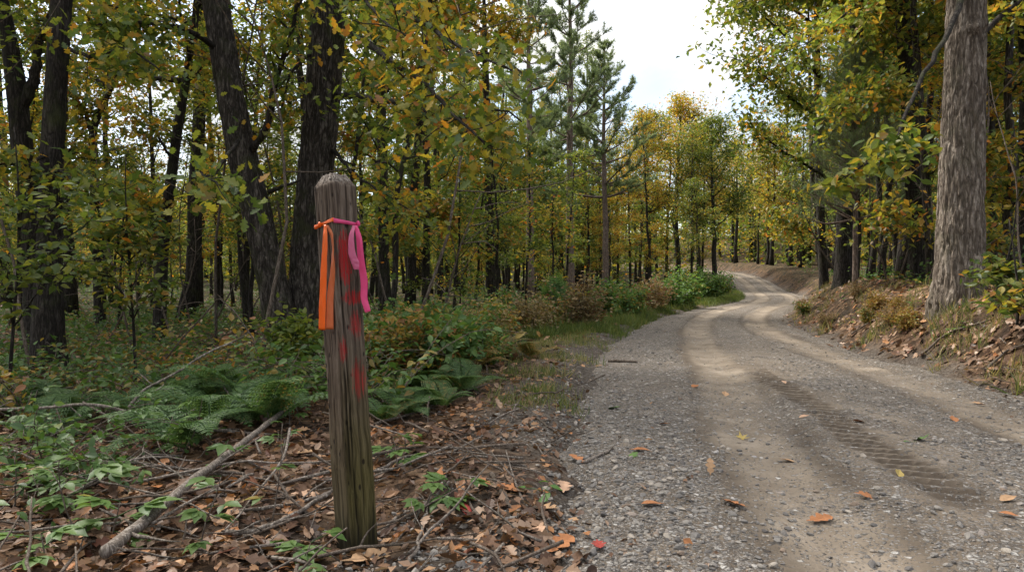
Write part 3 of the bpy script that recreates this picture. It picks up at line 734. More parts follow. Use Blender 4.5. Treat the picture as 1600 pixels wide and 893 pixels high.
hero('maple_tree', 'dark straight trunk whose crown overhangs the road from the right', None, None, 17.0,
     [(1318, 470, 30), (1319, 400, 26), (1322, 300, 25), (1327, 200, 24), (1333, 100, 22), (1341, 0, 21)], M_BARK, 61, .008, .06, 40, .06, 6,
     limbs=[dict(p=[(1330, 190, 17), (1290, 130, 16.5), (1240, 70, 16), (1190, 20, 15.6), (1150, -10, 15.3)], r=(.06, .01), tw=22, per=11, lsize=.15, tmpl=T_SIMPLE, start=.25, twl=1.0, spread=.25),
            dict(p=[(1327, 230, 17), (1290, 190, 16.5), (1230, 150, 16), (1185, 110, 15.5), (1145, 90, 15.2)], r=(.055, .01), tw=24, per=11, lsize=.15, tmpl=T_SIMPLE, start=.25, twl=1.0, spread=.25),
            dict(p=[(1324, 300, 17), (1280, 270, 16.5), (1230, 240, 16), (1195, 215, 15.6), (1160, 190, 15.4)], r=(.05, .01), tw=13, per=9, lsize=.15, tmpl=T_SIMPLE, start=.45, twl=.8, spread=.2),
            dict(p=[(1335, 120, 17), (1370, 60, 16), (1410, 30, 15)], r=(.05, .01), tw=16, per=11, lsize=.15, tmpl=T_SIMPLE, start=.3, twl=.9, spread=.22),
            dict(p=[(1341, 0, 17), (1280, -30, 16), (1200, -30, 15), (1160, 20, 14.5)], r=(.06, .01), tw=24, per=11, lsize=.15, tmpl=T_SIMPLE, start=.3, twl=1.0, spread=.25)],
     crown=(7.2, 4.0, 16, 16, .17), autumn=.36, val=1.25, top=13)
hero('maple_tree', 'thick dark trunk beside the pale oak, leaning a little left at the top', None, None, 15.0,
     [(1437, 465, 31), (1434, 400, 27), (1429, 300, 25), (1424, 200, 24), (1416, 100, 23), (1409, 0, 22)], M_BARK, 67, .008, .06, 40, .06, 6,
     limbs=[dict(p=[(1420, 130, 15), (1380, 120, 14), (1340, 150, 13), (1300, 170, 12.4)], r=(.045, .008), tw=16, per=10, lsize=.14, start=.3, twl=.8, spread=.2),
            dict(p=[(1425, 60, 15), (1470, 30, 14), (1530, 10, 13)], r=(.04, .008), tw=14, per=10, lsize=.14, start=.3, twl=.8),
            dict(p=[(1412, 30, 15), (1360, -10, 13.6), (1300, 40, 12.5), (1260, 70, 12)], r=(.05, .008), tw=18, per=10, lsize=.14, start=.3, twl=.9, spread=.2)],
     crown=(6.6, 3.8, 16, 15, .17), autumn=.36, val=1.25, top=12)
for lab, nm, d, ax, sd in [
    ('thin pale crooked trunk between the oak and the thick dark trunk', 'pale_trunk_tree', 13.5, [(1458, 462, 15), (1452, 380, 13), (1446, 280, 12), (1440, 180, 11), (1432, 80, 10), (1425, 0, 9)], 71),
    ('slim dark trunk near the bend, nearest the road on its right', 'slender_tree', 21.0, [(1290, 462, 15), (1284, 380, 13), (1280, 280, 12), (1278, 180, 11), (1276, 60, 10)], 73),
    ('short pale leaning trunk at the outer edge of the bend', 'leaning_trunk_tree', 27.0, [(1291, 455, 10), (1280, 400, 9), (1272, 330, 8), (1268, 250, 7)], 79),
    ('twisting slim trunk right of the pale oak', 'twisted_tree', 13.0, [(1572, 455, 18), (1582, 400, 15), (1572, 330, 14), (1583, 260, 13), (1574, 150, 11), (1580, 20, 10)], 83),
    ('upright dark trunk at the right picture border', 'slender_tree', 14.5, [(1600, 452, 26), (1600, 330, 22), (1606, 150, 20), (1600, 0, 19)], 89),
    ('dark trunk with a bend standing left of the tall pines', 'dark_trunk_tree', 23.0, [(768, 470, 18), (766, 400, 15), (764, 300, 14), (762, 200, 12), (758, 90, 10)], 97),
    ('thin dark trunk crossing low branches between slender trunk and pines', 'slender_tree', 20.0, [(664, 490, 14), (666, 400, 12), (668, 300, 11), (664, 200, 10), (668, 60, 9)], 101)]:
    p = P(*ax[2][:2], d)
    q = ax
    right = ax[0][0] > 1200
    lim = []
    for k in range(5):
        t = ax[1 + k % (len(ax) - 1)]; s = 1 if k % 2 else -1
        lim.append(dict(p=[(t[0], t[1], d), (t[0] + s * 30, t[1] - 30, d - .4), (t[0] + s * 70, t[1] - 45, d - .8)], r=(.028, .006), tw=9, per=9, lsize=.15, tmpl=T_SIMPLE, start=.3, twl=.7, spread=.2))
    hero(nm, lab, None, None, d, ax, M_BARKT if 'pale' in lab else M_BARK, sd, .004, .03, 24, .08, 5, limbs=lim, crown=(1.15 + d * .32, 2.6, 12, 13, .17), autumn=.45 if right else .55, val=1.05, top=max(9, 3 + d * .4))

# pines beyond the verge
for (px, d, k, sc, rz, lab) in [(829, 35, 0, 1.0, .3, 'tall pine with forked upper limbs, leftmost of the pines beyond the verge'),
                                (893, 37, 1, 1.02, 1.3, 'tallest straight pine, grey trunk bare to mid height'),
                                (945, 39, 2, 1.0, 2.1, 'bushy topped pine nearest the open sky'),
                                (862, 43, 3, 1.0, .8, 'thin pine standing behind the two tallest pines')]:
    p = P(px, 430, d); place_tree(PINE[k], p[0], p[1], sc, rz, .12, 1.05, 'pine_tree', lab, 'tall pines beyond the verge')
for (px, py, d, lab) in [(1335, 200, 15.5, 'young soft needled pine among the maples on the right bank'),]:
    p = P(px, 430, d); place_tree(PSAP[0], p[0], p[1], 1.05, .4, .05, 1.0, 'pine_sapling', lab)

# the two clear trees at the end of the road
EXTRA = []
for (px, d, k, sc, rz, au, val, lab, gap) in [
    (842, 50, 0, .85, .9, .35, 1.1, 'leafy green tree filling the gap behind the two tallest pines', 0), (905, 54, 3, .8, .2, .5, 1.2, 'yellow green tree behind the tallest straight pine', 0), (790, 46, 1, .85, 2.2, .3, 1.1, 'tall leafy tree just left of the forked pine', 0), (965, 58, 6, .95, 1.2, .6, 1.2, 'slim yellow tree behind the bushy topped pine', 0),
    (1057, 58, 1, 1.08, .4, .58, 1.2, 'golden autumn tree with airy crown under the open sky', 0),
    (1117, 50, 2, .93, 1.9, .25, 1.0, 'green leafed tree with dark trunk inside the road bend', 0),
    (1012, 52, 4, 1.0, 2.9, .45, 1.1, 'yellowing tree right behind the bushy topped pine', 0),
    (1090, 66, 3, 1.0, .9, .55, 1.15, 'ochre tree half hidden behind the green one in the bend', 0),
    (1150, 84, 5, 1.0, 4.1, .45, 1.1, 'pale green tree at the far end of the road', 0),
    (1205, 70, 1, .95, 5.2, .55, 1.1, 'yellow green tree beyond the outer edge of the bend', 0)]:
    p = P(px, 430, d); place_tree(WIDE[k % 2] if px > 1000 else BIG[k], p[0], p[1], sc, rz, au, val, 'broadleaf_tree', lab); EXTRA.append((p[0], p[1]))

# ------------------------------------------------------------------ the woods, tree by tree
taken = [(o.location.x, o.location.y) for o in COL.objects if o.parent is None and o.get('category') == 'tree']
def try_place(n, kinds, xr, dr, minsp, edge, rng, fn, pxr=(-150, 1750), tries=40):
    c = 0; t = 0
    while c < n and t < n * tries:
        t += 1
        d = math.exp(rng.uniform(math.log(dr[0]), math.log(dr[1]))) if rng.uniform() < .5 else rng.uniform(*dr)
        px = rng.uniform(*pxr); x = (px - 800) / F * d; y = d
        l, z_, h_ = road_coord([x], [y]); e = abs(l[0]) - h_[0]
        if e < edge[0] or e > edge[1]: continue
        side = -1 if l[0] < 0 else 1
        if xr * side < 0: continue
        if min([(x - a)**2 + (y - b)**2 for a, b in taken] or [9e9]) < minsp**2: continue
        if not fn(x, y, d, px, rng): continue
        taken.append((x, y)); c += 1
    return c
def zone(x, d, right):
    far = 'deep in' if d > 26 else 'inside'
    return far
def f_big(right):
    def fn(x, y, d, px, rng):
        k = rng.integers(0, len(BIG)); sc = rng.uniform(.85, 1.15)
        H = [16.5, 18, 14.5, 17, 13, 19, 15.5][k] * sc
        if 940 < px < 1225:
            ytop = 430 - (H - 1.15) / d * F
            if ytop < np.interp(px, [940, 990, 1040, 1110, 1160, 1225], [60, 140, 165, 190, 215, 190]): return False
        # keep heavy crowns off the view of the near verge and the sky gap over the road
        if right and px < 1260 and d < 40: return False
        if not right and px > 640 and d < 34: return False
        if not right and px < 640 and d > 31: return False
        if not right and 775 < px < 1010 and d < 46: return False
        au = float(np.clip(rng.normal(.29 if right else .31, .14), .06, .8))
        deep = d > 26
        tone = 'green' if au < .33 else ('yellowing' if au < .48 else 'golden')
        side = 'right' if right else ('left' if px < 700 else 'middle')
        lab = f"{tone} leafed forest tree {'deep in' if deep else 'near the front of'} the {side} woods"
        place_tree(BIG[k], x, y, sc, rng.uniform(0, 6.28), au, rng.uniform(.9, 1.2), 'broadleaf_tree', lab, f"{tone} forest trees {'deep in' if deep else 'near the front of'} the {side} woods", rx=rng.normal() * .03, ry=rng.normal() * .03)
        return True
    return fn
def f_sap(right):
    def fn(x, y, d, px, rng):
        k = rng.integers(0, len(SAP)); sc = rng.uniform(.75, 1.2)
        if 900 < px < 1230 and d < 30: return False
        if not right and px > 620 and d < 15: return False
        au = float(np.clip(rng.normal(.32 if not right else .31, .17), .05, .85))
        tone = 'green' if au < .45 else 'yellow'
        side = 'right' if right else ('left' if px < 700 else 'middle')
        dd = 'near' if d < 15 else 'thin'
        lab = f"{dd} {tone} understory sapling with level leaf sprays in the {side} woods"
        place_tree(SAP[k], x, y, sc, rng.uniform(0, 6.28), au, rng.uniform(.95, 1.25), 'sapling', lab, f"{dd} {tone} saplings in the {side} woods", rx=rng.normal() * .06, ry=rng.normal() * .06)
        return True
    return fn
rg = np.random.default_rng(5)
nb1 = try_place(78, BIG, -1, (14, 66), 2.9, (1.6, 90), rg, f_big(False), (-150, 1130))
nb2 = try_place(70, BIG, 1, (11, 80), 2.5, (1.8, 90), rg, f_big(True), (1150, 1750))
ns1 = try_place(80, SAP, -1, (9, 50), 1.5, (1.8, 60), rg, f_sap(False), (-120, 1100))
ns2 = try_place(16, SAP, 1, (13, 45), 1.4, (1.4, 60), rg, f_sap(True), (1230, 1720))
print('trees', nb1, nb2, 'saplings', ns1, ns2)

for k, (x, y) in enumerate([(-5.5, -2.5), (-8.5, 2.0), (-8.5, -5.5), (-12, -1), (-3.6, -7.5), (8.5, -3), (10.5, 2.5)]):  # unseen trees added around the camera to shade the near ground
    place_tree(BIG[[5, 3, 1][k % 3]], x, y, 1.0, k * 1.3, .4, 1.0, 'broadleaf_tree', 'forest tree added just outside the view to shade the near ground', 'unseen forest trees added for shade')
def f_pole(kinds, right, lab, grp):
    def fn(x, y, d, px, rng):
        place_tree(kinds[rng.integers(0, 3)], x, y, rng.uniform(.85, 1.12), rng.uniform(0, 6.28), float(np.clip(rng.normal(.36, .15), .05, .8)), rng.uniform(1.0, 1.25), 'pole_tree', lab, grp, rx=rng.normal() * .04, ry=rng.normal() * .04)
        return True
    return fn
try_place(85, POLE, -1, (25, 62), 1.6, (2, 90), rg, f_pole(POLE, False, 'thin pole tree in the dim interior far behind the left trunks', 'pole trees far behind the left trunks'), (-120, 660))
try_place(34, POLE, -1, (40, 70), 1.6, (2, 90), rg, f_pole(POLE, False, 'thin pole tree in the shade behind the pines', 'pole trees behind the pines'), (660, 1000))
try_place(34, STEM, 1, (13, 34), 1.5, (1.9, 60), rg, f_pole(STEM, True, 'slim dark bare stemmed tree behind the front row on the right bank', 'slim bare stemmed trees on the right bank'), (1265, 1720))
# a few near saplings whose leaves hang in the left foreground and at the oak's foot
def leafy_sapling(name, label, px, d, H, pts, seed, tmpl, ls, autumn, val=1.0, group=None, per=5, tw=7, mat_=None):
    p = P(px, 430, d); bx, by = p[0], p[1]; bz = gz(bx, by); org = np.array([bx, by, bz])
    root = empty(name, (bx, by, bz)); tag(root, label, 'sapling', group); rng = np.random.default_rng(seed)
    tm = MB(); lm = MB()
    st = branch(rng, (0, 0, -.08), (rng.normal() * .1, rng.normal() * .1, 1), H, 9, .2, .06)
    tm.tube(st, np.linspace(.018, .005, 10), 7)
    put('trunk', tm.mesh('trunk', M_BARK, True), root)
    for q in pts:
        e = P(*q) - org; k = int(np.clip(e[2] / H * 9 - 1, 2, 8)); bm = MB()
        mid = (st[k] + e) / 2 + np.array([0, 0, .08])
        limb(bm, lm, [st[k], mid, e], .009, .004, rng, tw=tw, per=per, lsize=ls, tmpl=tmpl, spread=.07, droop=-.15, start=.3, twl=.32, sides=5)
        put('branch', bm.mesh('branch', M_BARK, True), root)
    o = put('crown', lm.mesh('crown', mat_ or M_LEAF), root); o.color = (autumn, val, 0, 1)
leafy_sapling('sapling', 'near dark leaved sapling reaching in from the left picture border', 10, 6.0, 2.6, [(60, 380, 5.4), (150, 335, 5.6), (110, 300, 5.8), (40, 300, 5.8), (120, 400, 5.4), (0, 400, 5.5)], 1, T_OVATE, .085, .25, .85, per=3, tw=5)
leafy_sapling('sapling', 'near leafy sapling in front of the slender bent trunk', 215, 7.4, 2.6, [(160, 420, 6.8), (240, 370, 6.9), (180, 330, 7.0), (270, 340, 7.2), (260, 440, 6.8), (130, 350, 6.9)], 2, T_OVATE, .09, .35, .95, per=4, tw=6)
leafy_sapling('sapling', 'sapling with broad leaves at the foot of the pale oak', 1545, 8.6, 1.5, [(1590, 430, 8.2), (1560, 415, 8.3), (1530, 435, 8.2), (1600, 455, 8.0)], 3, T_OVATE, .10, .32, .8, per=3, tw=5)
leafy_sapling('sapling', 'yellow leaved seedling tree leaning over the right bank', 1590, 7.6, 1.3, [(1600, 480, 7.2), (1575, 470, 7.3), (1610, 440, 7.4)], 4, T_OVATE, .10, .45, .9, per=3, tw=4)
leafy_sapling('sapling', 'bright leaved sapling beside the pair of dark trunks', 470, 8.2, 1.1, [(430, 520, 7.8), (470, 510, 7.8), (500, 540, 7.6), (450, 550, 7.6), (490, 575, 7.4)], 5, T_OVATE, .10, .2, 1.1)

# bare dead saplings
def gen_bare(seed, H):
    rng = np.random.default_rng(seed); tm = MB()
    st = branch(rng, (0, 0, -.1), (rng.normal() * .25, rng.normal() * .25, 1), H, 10, .0, .09); tm.tube(st, np.linspace(.022, .006, 11), 6)
    for k in range(8):
        q = rng.integers(3, 10); d = (rng.normal(), rng.normal(), .5)
        b = branch(rng, st[q], d, H * rng.uniform(.15, .4), 5, .1, .15); tm.tube(b, np.linspace(.009, .003, 6), 4)
    return tm.mesh('bare_sapling', M_TWIG, True)
BARE = [gen_bare(400 + k, h) for k, h in enumerate((3.2, 4.5, 2.4, 5.5))]
def f_bare(x, y, d, px, rng):
    if px > 680 and px < 1250: return False
    side = 'left' if px < 700 else 'right'
    o = put('bare_sapling', BARE[rng.integers(0, 4)], None, (x, y, gz(x, y))); o.rotation_euler = (rng.normal() * .12, rng.normal() * .12, rng.uniform(0, 6.28)); s = rng.uniform(.8, 1.4); o.scale = (s, s, s)
    tag(o, f'bare leafless grey sapling among the {side} trees', 'dead sapling', f'bare saplings in the {side} woods'); return True
try_place(34, BARE, -1, (8, 24), .8, (1.5, 40), rg, f_bare, (-80, 700))
try_place(16, BARE, 1, (9, 22), .8, (1.5, 40), rg, f_bare, (1260, 1700))

# far woods as one mass
def far_woods():
    rng = np.random.default_rng(77); tm = MB(); cm = MB()
    for k in range(560):
        a = rng.uniform(-.85, .85); d = rng.uniform(72, 150); x, y = math.sin(a) * d, math.cos(a) * d
        l, z_, h_ = road_coord([x], [y])
        if abs(l[0]) < 4: continue
        z = gz(x, y); H = rng.uniform(9, 16)
        if a < -.06: H = rng.uniform(5, 10)
        if .13 < a < .40: H = min(H, .22 * d)
        tm.tube(np.array([(x, y, z - .3), (x + rng.normal() * .3, y, z + H * .5), (x + rng.normal() * .5, y, z + H * .95)]), [.22, .16, .03], 6)
        m = 260; r = rand_dir(m, 1, rng) * (rng.uniform(0, 1, m)**.4)[:, None]
        pos = np.array([x, y, z + H * .5]) + r * np.array([2.9, 2.9, H * .5])
        cm.scatter(T_SIMPLE, pos, rand_dir(m, .5, rng), np.array([0, 0, 1.]) + rng.normal(size=(m, 3)) * .6, rng.uniform(.35, .75, m))
    n = 9000; a = rng.uniform(-.85, .85, n); d = rng.uniform(62, 140, n); x, y = np.sin(a) * d, np.cos(a) * d
    l, z_, h_ = road_coord(x, y); k = np.abs(l) > 4; x, y = x[k], y[k]; n = len(x)
    pos = np.stack([x, y, ground_z(x, y) + rng.uniform(0, 1, n)**1.5 * 4], 1)
    pos = np.repeat(pos, 5, 0) + rng.normal(size=(n * 5, 3)) * np.array([.6, .6, .3])
    cm.scatter(T_SIMPLE, pos, rand_dir(n * 5, .5, rng), np.array([0, 0, 1.]) + rng.normal(size=(n * 5, 3)) * .6, rng.uniform(.3, .6, n * 5))
    r = empty('distant_woods', (0, 100, 0)); tag(r, 'mass of far autumn trees closing off the woods', 'woods', None, 'stuff')
    a = put('trunks', tm.mesh('trunks', M_BARK), r, (0, -100, 0)); b = put('crowns', cm.mesh('crowns', M_LEAF), r, (0, -100, 0)); b.color = (.37, 1.1, 0, 1)
    for o in (a, b): o['kind'] = 'stuff'
far_woods()

# ------------------------------------------------------------------ the marker post
def wood_post_mat():
    m, nt = mat('weathered_post_wood'); N = NT(nt); tc = N.n('ShaderNodeTexCoord'); v = tc.outputs['Object']
    sp = N.n('ShaderNodeSeparateXYZ'); N.l(v, sp.inputs[0]); x, y, z = sp.outputs
    wn = N.n('ShaderNodeTexNoise'); wn.inputs['Scale'].default_value = 3.5; N.l(v, wn.inputs['Vector'])
    wv = N.n('ShaderNodeVectorMath', operation='MULTIPLY_ADD'); N.l(wn.outputs['Color'], wv.inputs[0]); wv.inputs[1].default_value = (.05, .05, 0); N.l(v, wv.inputs[2])
    g1 = N.noise(N.mapv(wv.outputs[0], (60, 60, 1.3)), 1, 6, .65); g2 = N.noise(N.mapv(wv.outputs[0], (190, 190, 4)), 1, 4, .6)
    gr = N.math('ADD', N.math('MULTIPLY', g1, .65), N.math('MULTIPLY', g2, .4))
    grey = N.ramp(gr, [(.37, (.010, .007, .005)), (.46, (.052, .037, .027)), (.58, (.118, .090, .068)), (.76, (.23, .19, .155))])
    purp = N.ramp(gr, [(.36, (.016, .009, .009)), (.46, (.060, .037, .033)), (.58, (.115, .078, .070)), (.78, (.19, .145, .13))])
    olive = N.ramp(gr, [(.36, (.012, .010, .004)), (.46, (.050, .041, .014)), (.58, (.095, .078, .030)), (.78, (.15, .128, .06))])
    nz = N.noise(v, 6, 4)
    zz = N.math('ADD', z, N.math('MULTIPLY', N.math('SUBTRACT', nz, .5), .35))
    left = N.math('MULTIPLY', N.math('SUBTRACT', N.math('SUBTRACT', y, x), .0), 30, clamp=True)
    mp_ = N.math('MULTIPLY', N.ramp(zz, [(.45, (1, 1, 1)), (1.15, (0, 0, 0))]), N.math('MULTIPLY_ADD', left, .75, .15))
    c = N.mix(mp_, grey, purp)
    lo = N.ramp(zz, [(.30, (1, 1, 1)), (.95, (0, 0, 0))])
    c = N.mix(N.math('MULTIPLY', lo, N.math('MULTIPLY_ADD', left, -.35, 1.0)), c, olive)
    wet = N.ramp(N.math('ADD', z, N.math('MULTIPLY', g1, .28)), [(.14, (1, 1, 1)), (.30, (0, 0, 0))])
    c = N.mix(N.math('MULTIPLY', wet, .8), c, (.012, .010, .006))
    # pale end grain where the bevelled top is worn
    tp = N.math('MULTIPLY', N.math('SUBTRACT', z, 1.545), 60, clamp=True)
    c = N.mix(N.math('MULTIPLY', tp, N.math('MULTIPLY', N.math('SUBTRACT', g2, .42), 3.0, clamp=True)), c, (.36, .32, .28))
    ca = N.n('ShaderNodeAttribute', attribute_name='crack').outputs['Fac']
    c = N.mix(N.math('MULTIPLY', ca, .93), c, (.010, .007, .005))
    # dark knots and bug holes
    kv = N.n('ShaderNodeTexVoronoi'); kv.inputs['Scale'].default_value = 1; N.l(N.mapv(v, (22, 22, 11)), kv.inputs['Vector'])
    kn = N.math('MULTIPLY', N.math('SUBTRACT', .17, kv.outputs['Distance']), 14, clamp=True)
    c = N.mix(N.math('MULTIPLY', kn, .85), c, (.012, .009, .007))
    # sprayed red marks on the face to the right
    pn = N.math('ADD', N.math('MULTIPLY', N.math('SUBTRACT', N.noise(v, 42, 6, .75), .5), 2.4), N.math('MULTIPLY', N.math('SUBTRACT', N.noise(N.mapv(v, (150, 150, 7)), 1, 4), .5), 4.0))
    acc = None
    for (u0, z0, ru, rz, pw) in [(-.014, 1.222, .045, .122, 1.4), (.010, 1.052, .052, .032, 1.1), (.016, .940, .032, .062, .95), (-.050, .835, .022, .055, .8), (.016, .705, .036, .085, .75)]:
        a = N.math('POWER', N.math('ABSOLUTE', N.math('DIVIDE', N.math('SUBTRACT', x, u0), ru)), 2.0); b = N.math('POWER', N.math('ABSOLUTE', N.math('DIVIDE', N.math('SUBTRACT', z, z0), rz)), 2.0)
        k = N.math('SUBTRACT', 1.0, N.math('ADD', a, b)); k = N.math('MULTIPLY', N.math('ADD', k, pn), 1.15, clamp=True); k = N.math('MULTIPLY', k, pw, clamp=True)
        acc = k if acc is None else N.math('MAXIMUM', acc, k)
    face = N.math('MULTIPLY', N.math('SUBTRACT', -.045, y), 60, clamp=True)
    pt = N.math('MULTIPLY', N.math('MULTIPLY', acc, face), N.math('MULTIPLY', N.math('SUBTRACT', gr, .43), 9, clamp=True))
    c = N.mix(N.math('MULTIPLY', pt, .92), c, (.30, .009, .012))
    N.out(c, .88, N.math('SUBTRACT', gr, N.math('MULTIPLY', kn, .6)), .8, .006, .15); return m

PX0 = P(558, 842, 2.96); pbx, pby = PX0[0], PX0[1]; pbz = gz(pbx, pby)
print('post ground', pbz)
POST_H = 1.585; S2 = .066
post_rz = math.radians(45 + 3)
lean_y = -math.atan(.098 / 1.57)
ROT = Matrix.Rotation(lean_y, 4, 'Y') @ Matrix.Rotation(math.radians(-.8), 4, 'X') @ Matrix.Rotation(post_rz, 4, 'Z')
POSTM = Matrix.Translation((pbx, pby, 0.0)) @ ROT
CRK = []
def build_post():
    per = []
    n4 = 26; rc = .008
    for s in range(4):                                   # rounded square, counter-clockwise from corner (-,-)
        for k in range(n4):
            t = k / n4
            cs = [(-1, -1), (1, -1), (1, 1), (-1, 1)]
            a, b = np.array(cs[s]), np.array(cs[(s + 1) % 4])
            per.append(a + (b - a) * t)
    per = np.array(per) * S2; n = len(per)
    mx = np.abs(per).max(1); mn = np.abs(per).min(1)
    rnd = 1 - .10 * np.clip((mn / S2 - .86) / .14, 0, 1)**2
    per = per * rnd[:, None]
    zs = np.concatenate([np.linspace(-.30, 1.535, 230), [1.541, 1.548, 1.556, 1.564, 1.571, 1.577, 1.582, 1.585]])
    mb = MB(); V = []
    ang = np.arange(n)
    u = np.where(True, ang / n, 0)
    for z in zs:
        f = 1.0
        if z > 1.535: f = 1 - .44 * ((z - 1.535) / .05)**.9
        p = per * f
        nrm = per / np.linalg.norm(per, axis=1)[:, None]
        dz = np.zeros(n); ck = np.zeros(n)
        zz = np.full(n, z)
        dz += .0032 * fbm(per[:, 0] * 70, per[:, 1] * 70, zz * 1.6, s=3, o=3) + .0025 * fbm(per[:, 0] * 12, per[:, 1] * 12, zz * 3, s=8, o=2)
        # drying cracks: (position round the section, z0, z1, depth, width)
        for (c0, z0, z1, dep, wd, sl) in [(.135, .1, 1.56, .016, .0042, .012), (.045, .05, 1.30, .013, .004, -.01), (.205, .9, 1.57, .009, .003, .006), (.93, .85, 1.57, .013, .0045, .006), (.86, .2, 1.1, .010, .0035, .012), (.80, .9, 1.57, .008, .003, 0), (.97, .35, .85, .009, .004, .02), (.015, .25, .80, .018, .009, 0)]:
            cc = c0 + sl * (z - .8) + .004 * math.sin(z * 9 + c0 * 40) + .002 * math.sin(z * 31 + c0 * 10)
            du = np.abs(np.mod(u - cc + .5, 1) - .5)
            win = float(sstep(z0 - .06, z0 + .1, z) * (1 - sstep(z1 - .1, z1 + .03, z)))
            dz -= dep * win * np.exp(-(du / wd / 1.3)**2); ck = np.maximum(ck, win * np.exp(-(du / wd / 1.15)**2) * min(1, dep / .012))
        # splintered hollow low on the near edge
        dz -= .012 * math.exp(-((z - .62) / .10)**2) * np.exp(-((np.mod(u + .5, 1) - .5) / .03)**2)
        top = .007 * fbm(per[:, 0] * 45, per[:, 1] * 45, s=12, o=3) if z > 1.53 else 0
        q = np.concatenate([p + nrm * dz[:, None], (zz + top)[:, None] if not np.isscalar(top) else zz[:, None]], 1); V.append(q); CRK.append(ck)
    m = len(zs); V = np.array(V)
    i = np.arange(m - 1)[:, None] * n; j = np.arange(n)[None, :]; k = (j + 1) % n
    mb.add(V.reshape(-1, 3), np.stack([i + j, i + k, i + n + k, i + n + j], -1).reshape(-1, 4))
    last = V[-1]; c = last.mean(0)
    ringf = [1, .6, .25]
    rings = [np.concatenate([(last[:, :2] - c[:2]) * f + c[:2], (last[:, 2] * f + c[2] * (1 - f) + .003 * fbm(last[:, 0] * f * 90, last[:, 1] * f * 90, s=4, o=2))[:, None]], 1) for f in ringf]
    tv = np.concatenate(rings + [c[None]]); tq = []
    for r in range(2):
        i = r * n; tq += [(i + a, i + (a + 1) % n, i + n + (a + 1) % n, i + n + a) for a in range(n)]
    tt = [(2 * n + a, 2 * n + (a + 1) % n, 3 * n) for a in range(n)]
    mb.add(tv, tq, tt)
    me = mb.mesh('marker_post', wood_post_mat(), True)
    ck = np.zeros(len(me.vertices)); cc = np.concatenate(CRK); ck[:len(cc)] = cc; attr(me, 'crack', ck)
    return me
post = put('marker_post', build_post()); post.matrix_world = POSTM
tag(post, 'weathered square wooden post with red paint marks, leaning by the road', 'post')

# ribbons tied round it -------------------------------------------------
def ribbonmat(name, col):
    m, nt = mat(name); N = NT(nt); tc = N.n('ShaderNodeTexCoord')
    nz = N.noise(tc.outputs['Object'], 30, 4)
    c = N.mix(N.math('MULTIPLY', nz, .5), col, tuple(x * .6 for x in col))
    df = N.n('ShaderNodeBsdfPrincipled'); N.l(c, df.inputs['Base Color']); df.inputs['Roughness'].default_value = .38
    tl = N.n('ShaderNodeBsdfTranslucent'); N.l(c, tl.inputs[0])
    mx = N.n('ShaderNodeMixShader'); mx.inputs[0].default_value = .35; N.l(df.outputs[0], mx.inputs[1]); N.l(tl.outputs[0], mx.inputs[2])
    o = N.n('ShaderNodeOutputMaterial'); N.l(mx.outputs[0], o.inputs[0]); return m
M_OR = ribbonmat('orange_ribbon', (.90, .17, .012)); M_ORD = ribbonmat('faded_orange_ribbon', (.62, .17, .055))
M_PK = ribbonmat('pink_ribbon', (.86, .085, .27)); M_PKD = ribbonmat('faded_pink_ribbon', (.64, .14, .27))
def ribbon_strip(pts, wdir, wid, mat_, name, th=.0004):
    """pts: centre line; wdir: width direction per point; a thin closed band"""
    pts = np.array(pts, float); m = len(pts); wdir = np.array(wdir, float); wid = np.broadcast_to(np.asarray(wid, float), (m,))
    tg = np.gradient(pts, axis=0); tg /= np.linalg.norm(tg, axis=1)[:, None]
    wdir = wdir / np.linalg.norm(wdir, axis=1)[:, None]; nr = np.cross(tg, wdir); nr /= np.linalg.norm(nr, axis=1)[:, None]
    cols = np.linspace(-.5, .5, 7); K = len(cols)
    f = pts[:, None, :] + cols[None, :, None] * wid[:, None, None] * wdir[:, None, :] + ((.5 - np.abs(cols - .12))[None, :, None] * (.10 * wid)[:, None, None] + .0022 * fbm(np.arange(m)[:, None] * .26 + 0 * cols[None], cols[None, :] * 2.5 + pts[:, 2:3] * 3, s=6, o=2)[:, :, None]) * nr[:, None, :]
    b = f - nr[:, None, :] * th
    mb = MB(); V = np.concatenate([f.reshape(-1, 3), b.reshape(-1, 3)]); o = m * K
    q = []
    for i in range(m - 1):
        for j in range(K - 1):
            a = i * K + j; q.append((a, a + 1, a + K + 1, a + K)); q.append((o + a, o + a + K, o + a + K + 1, o + a + 1))
        a = i * K; q.append((a, a + K, o + a + K, o + a)); a = i * K + K - 1; q.append((a, o + a, o + a + K, a + K))
    for j in range(K - 1):
        q.append((j, o + j, o + j + 1, j + 1)); a = (m - 1) * K + j; q.append((a, a + 1, o + a + 1, o + a))
    mb.add(V, q); return mb.mesh(name, mat_, True)
def smooth_path(pts, n=40):
    pts = np.array(pts, float); K = np.vstack([2 * pts[0] - pts[1], pts, 2 * pts[-1] - pts[-2]])
    c = catmull(np.vstack([K, K[-1:]])[:len(K)], max(4, n // (len(pts) - 1))); return np.vstack([c, pts[-1]])
ZB = 1.372
e1 = S2 + .0035
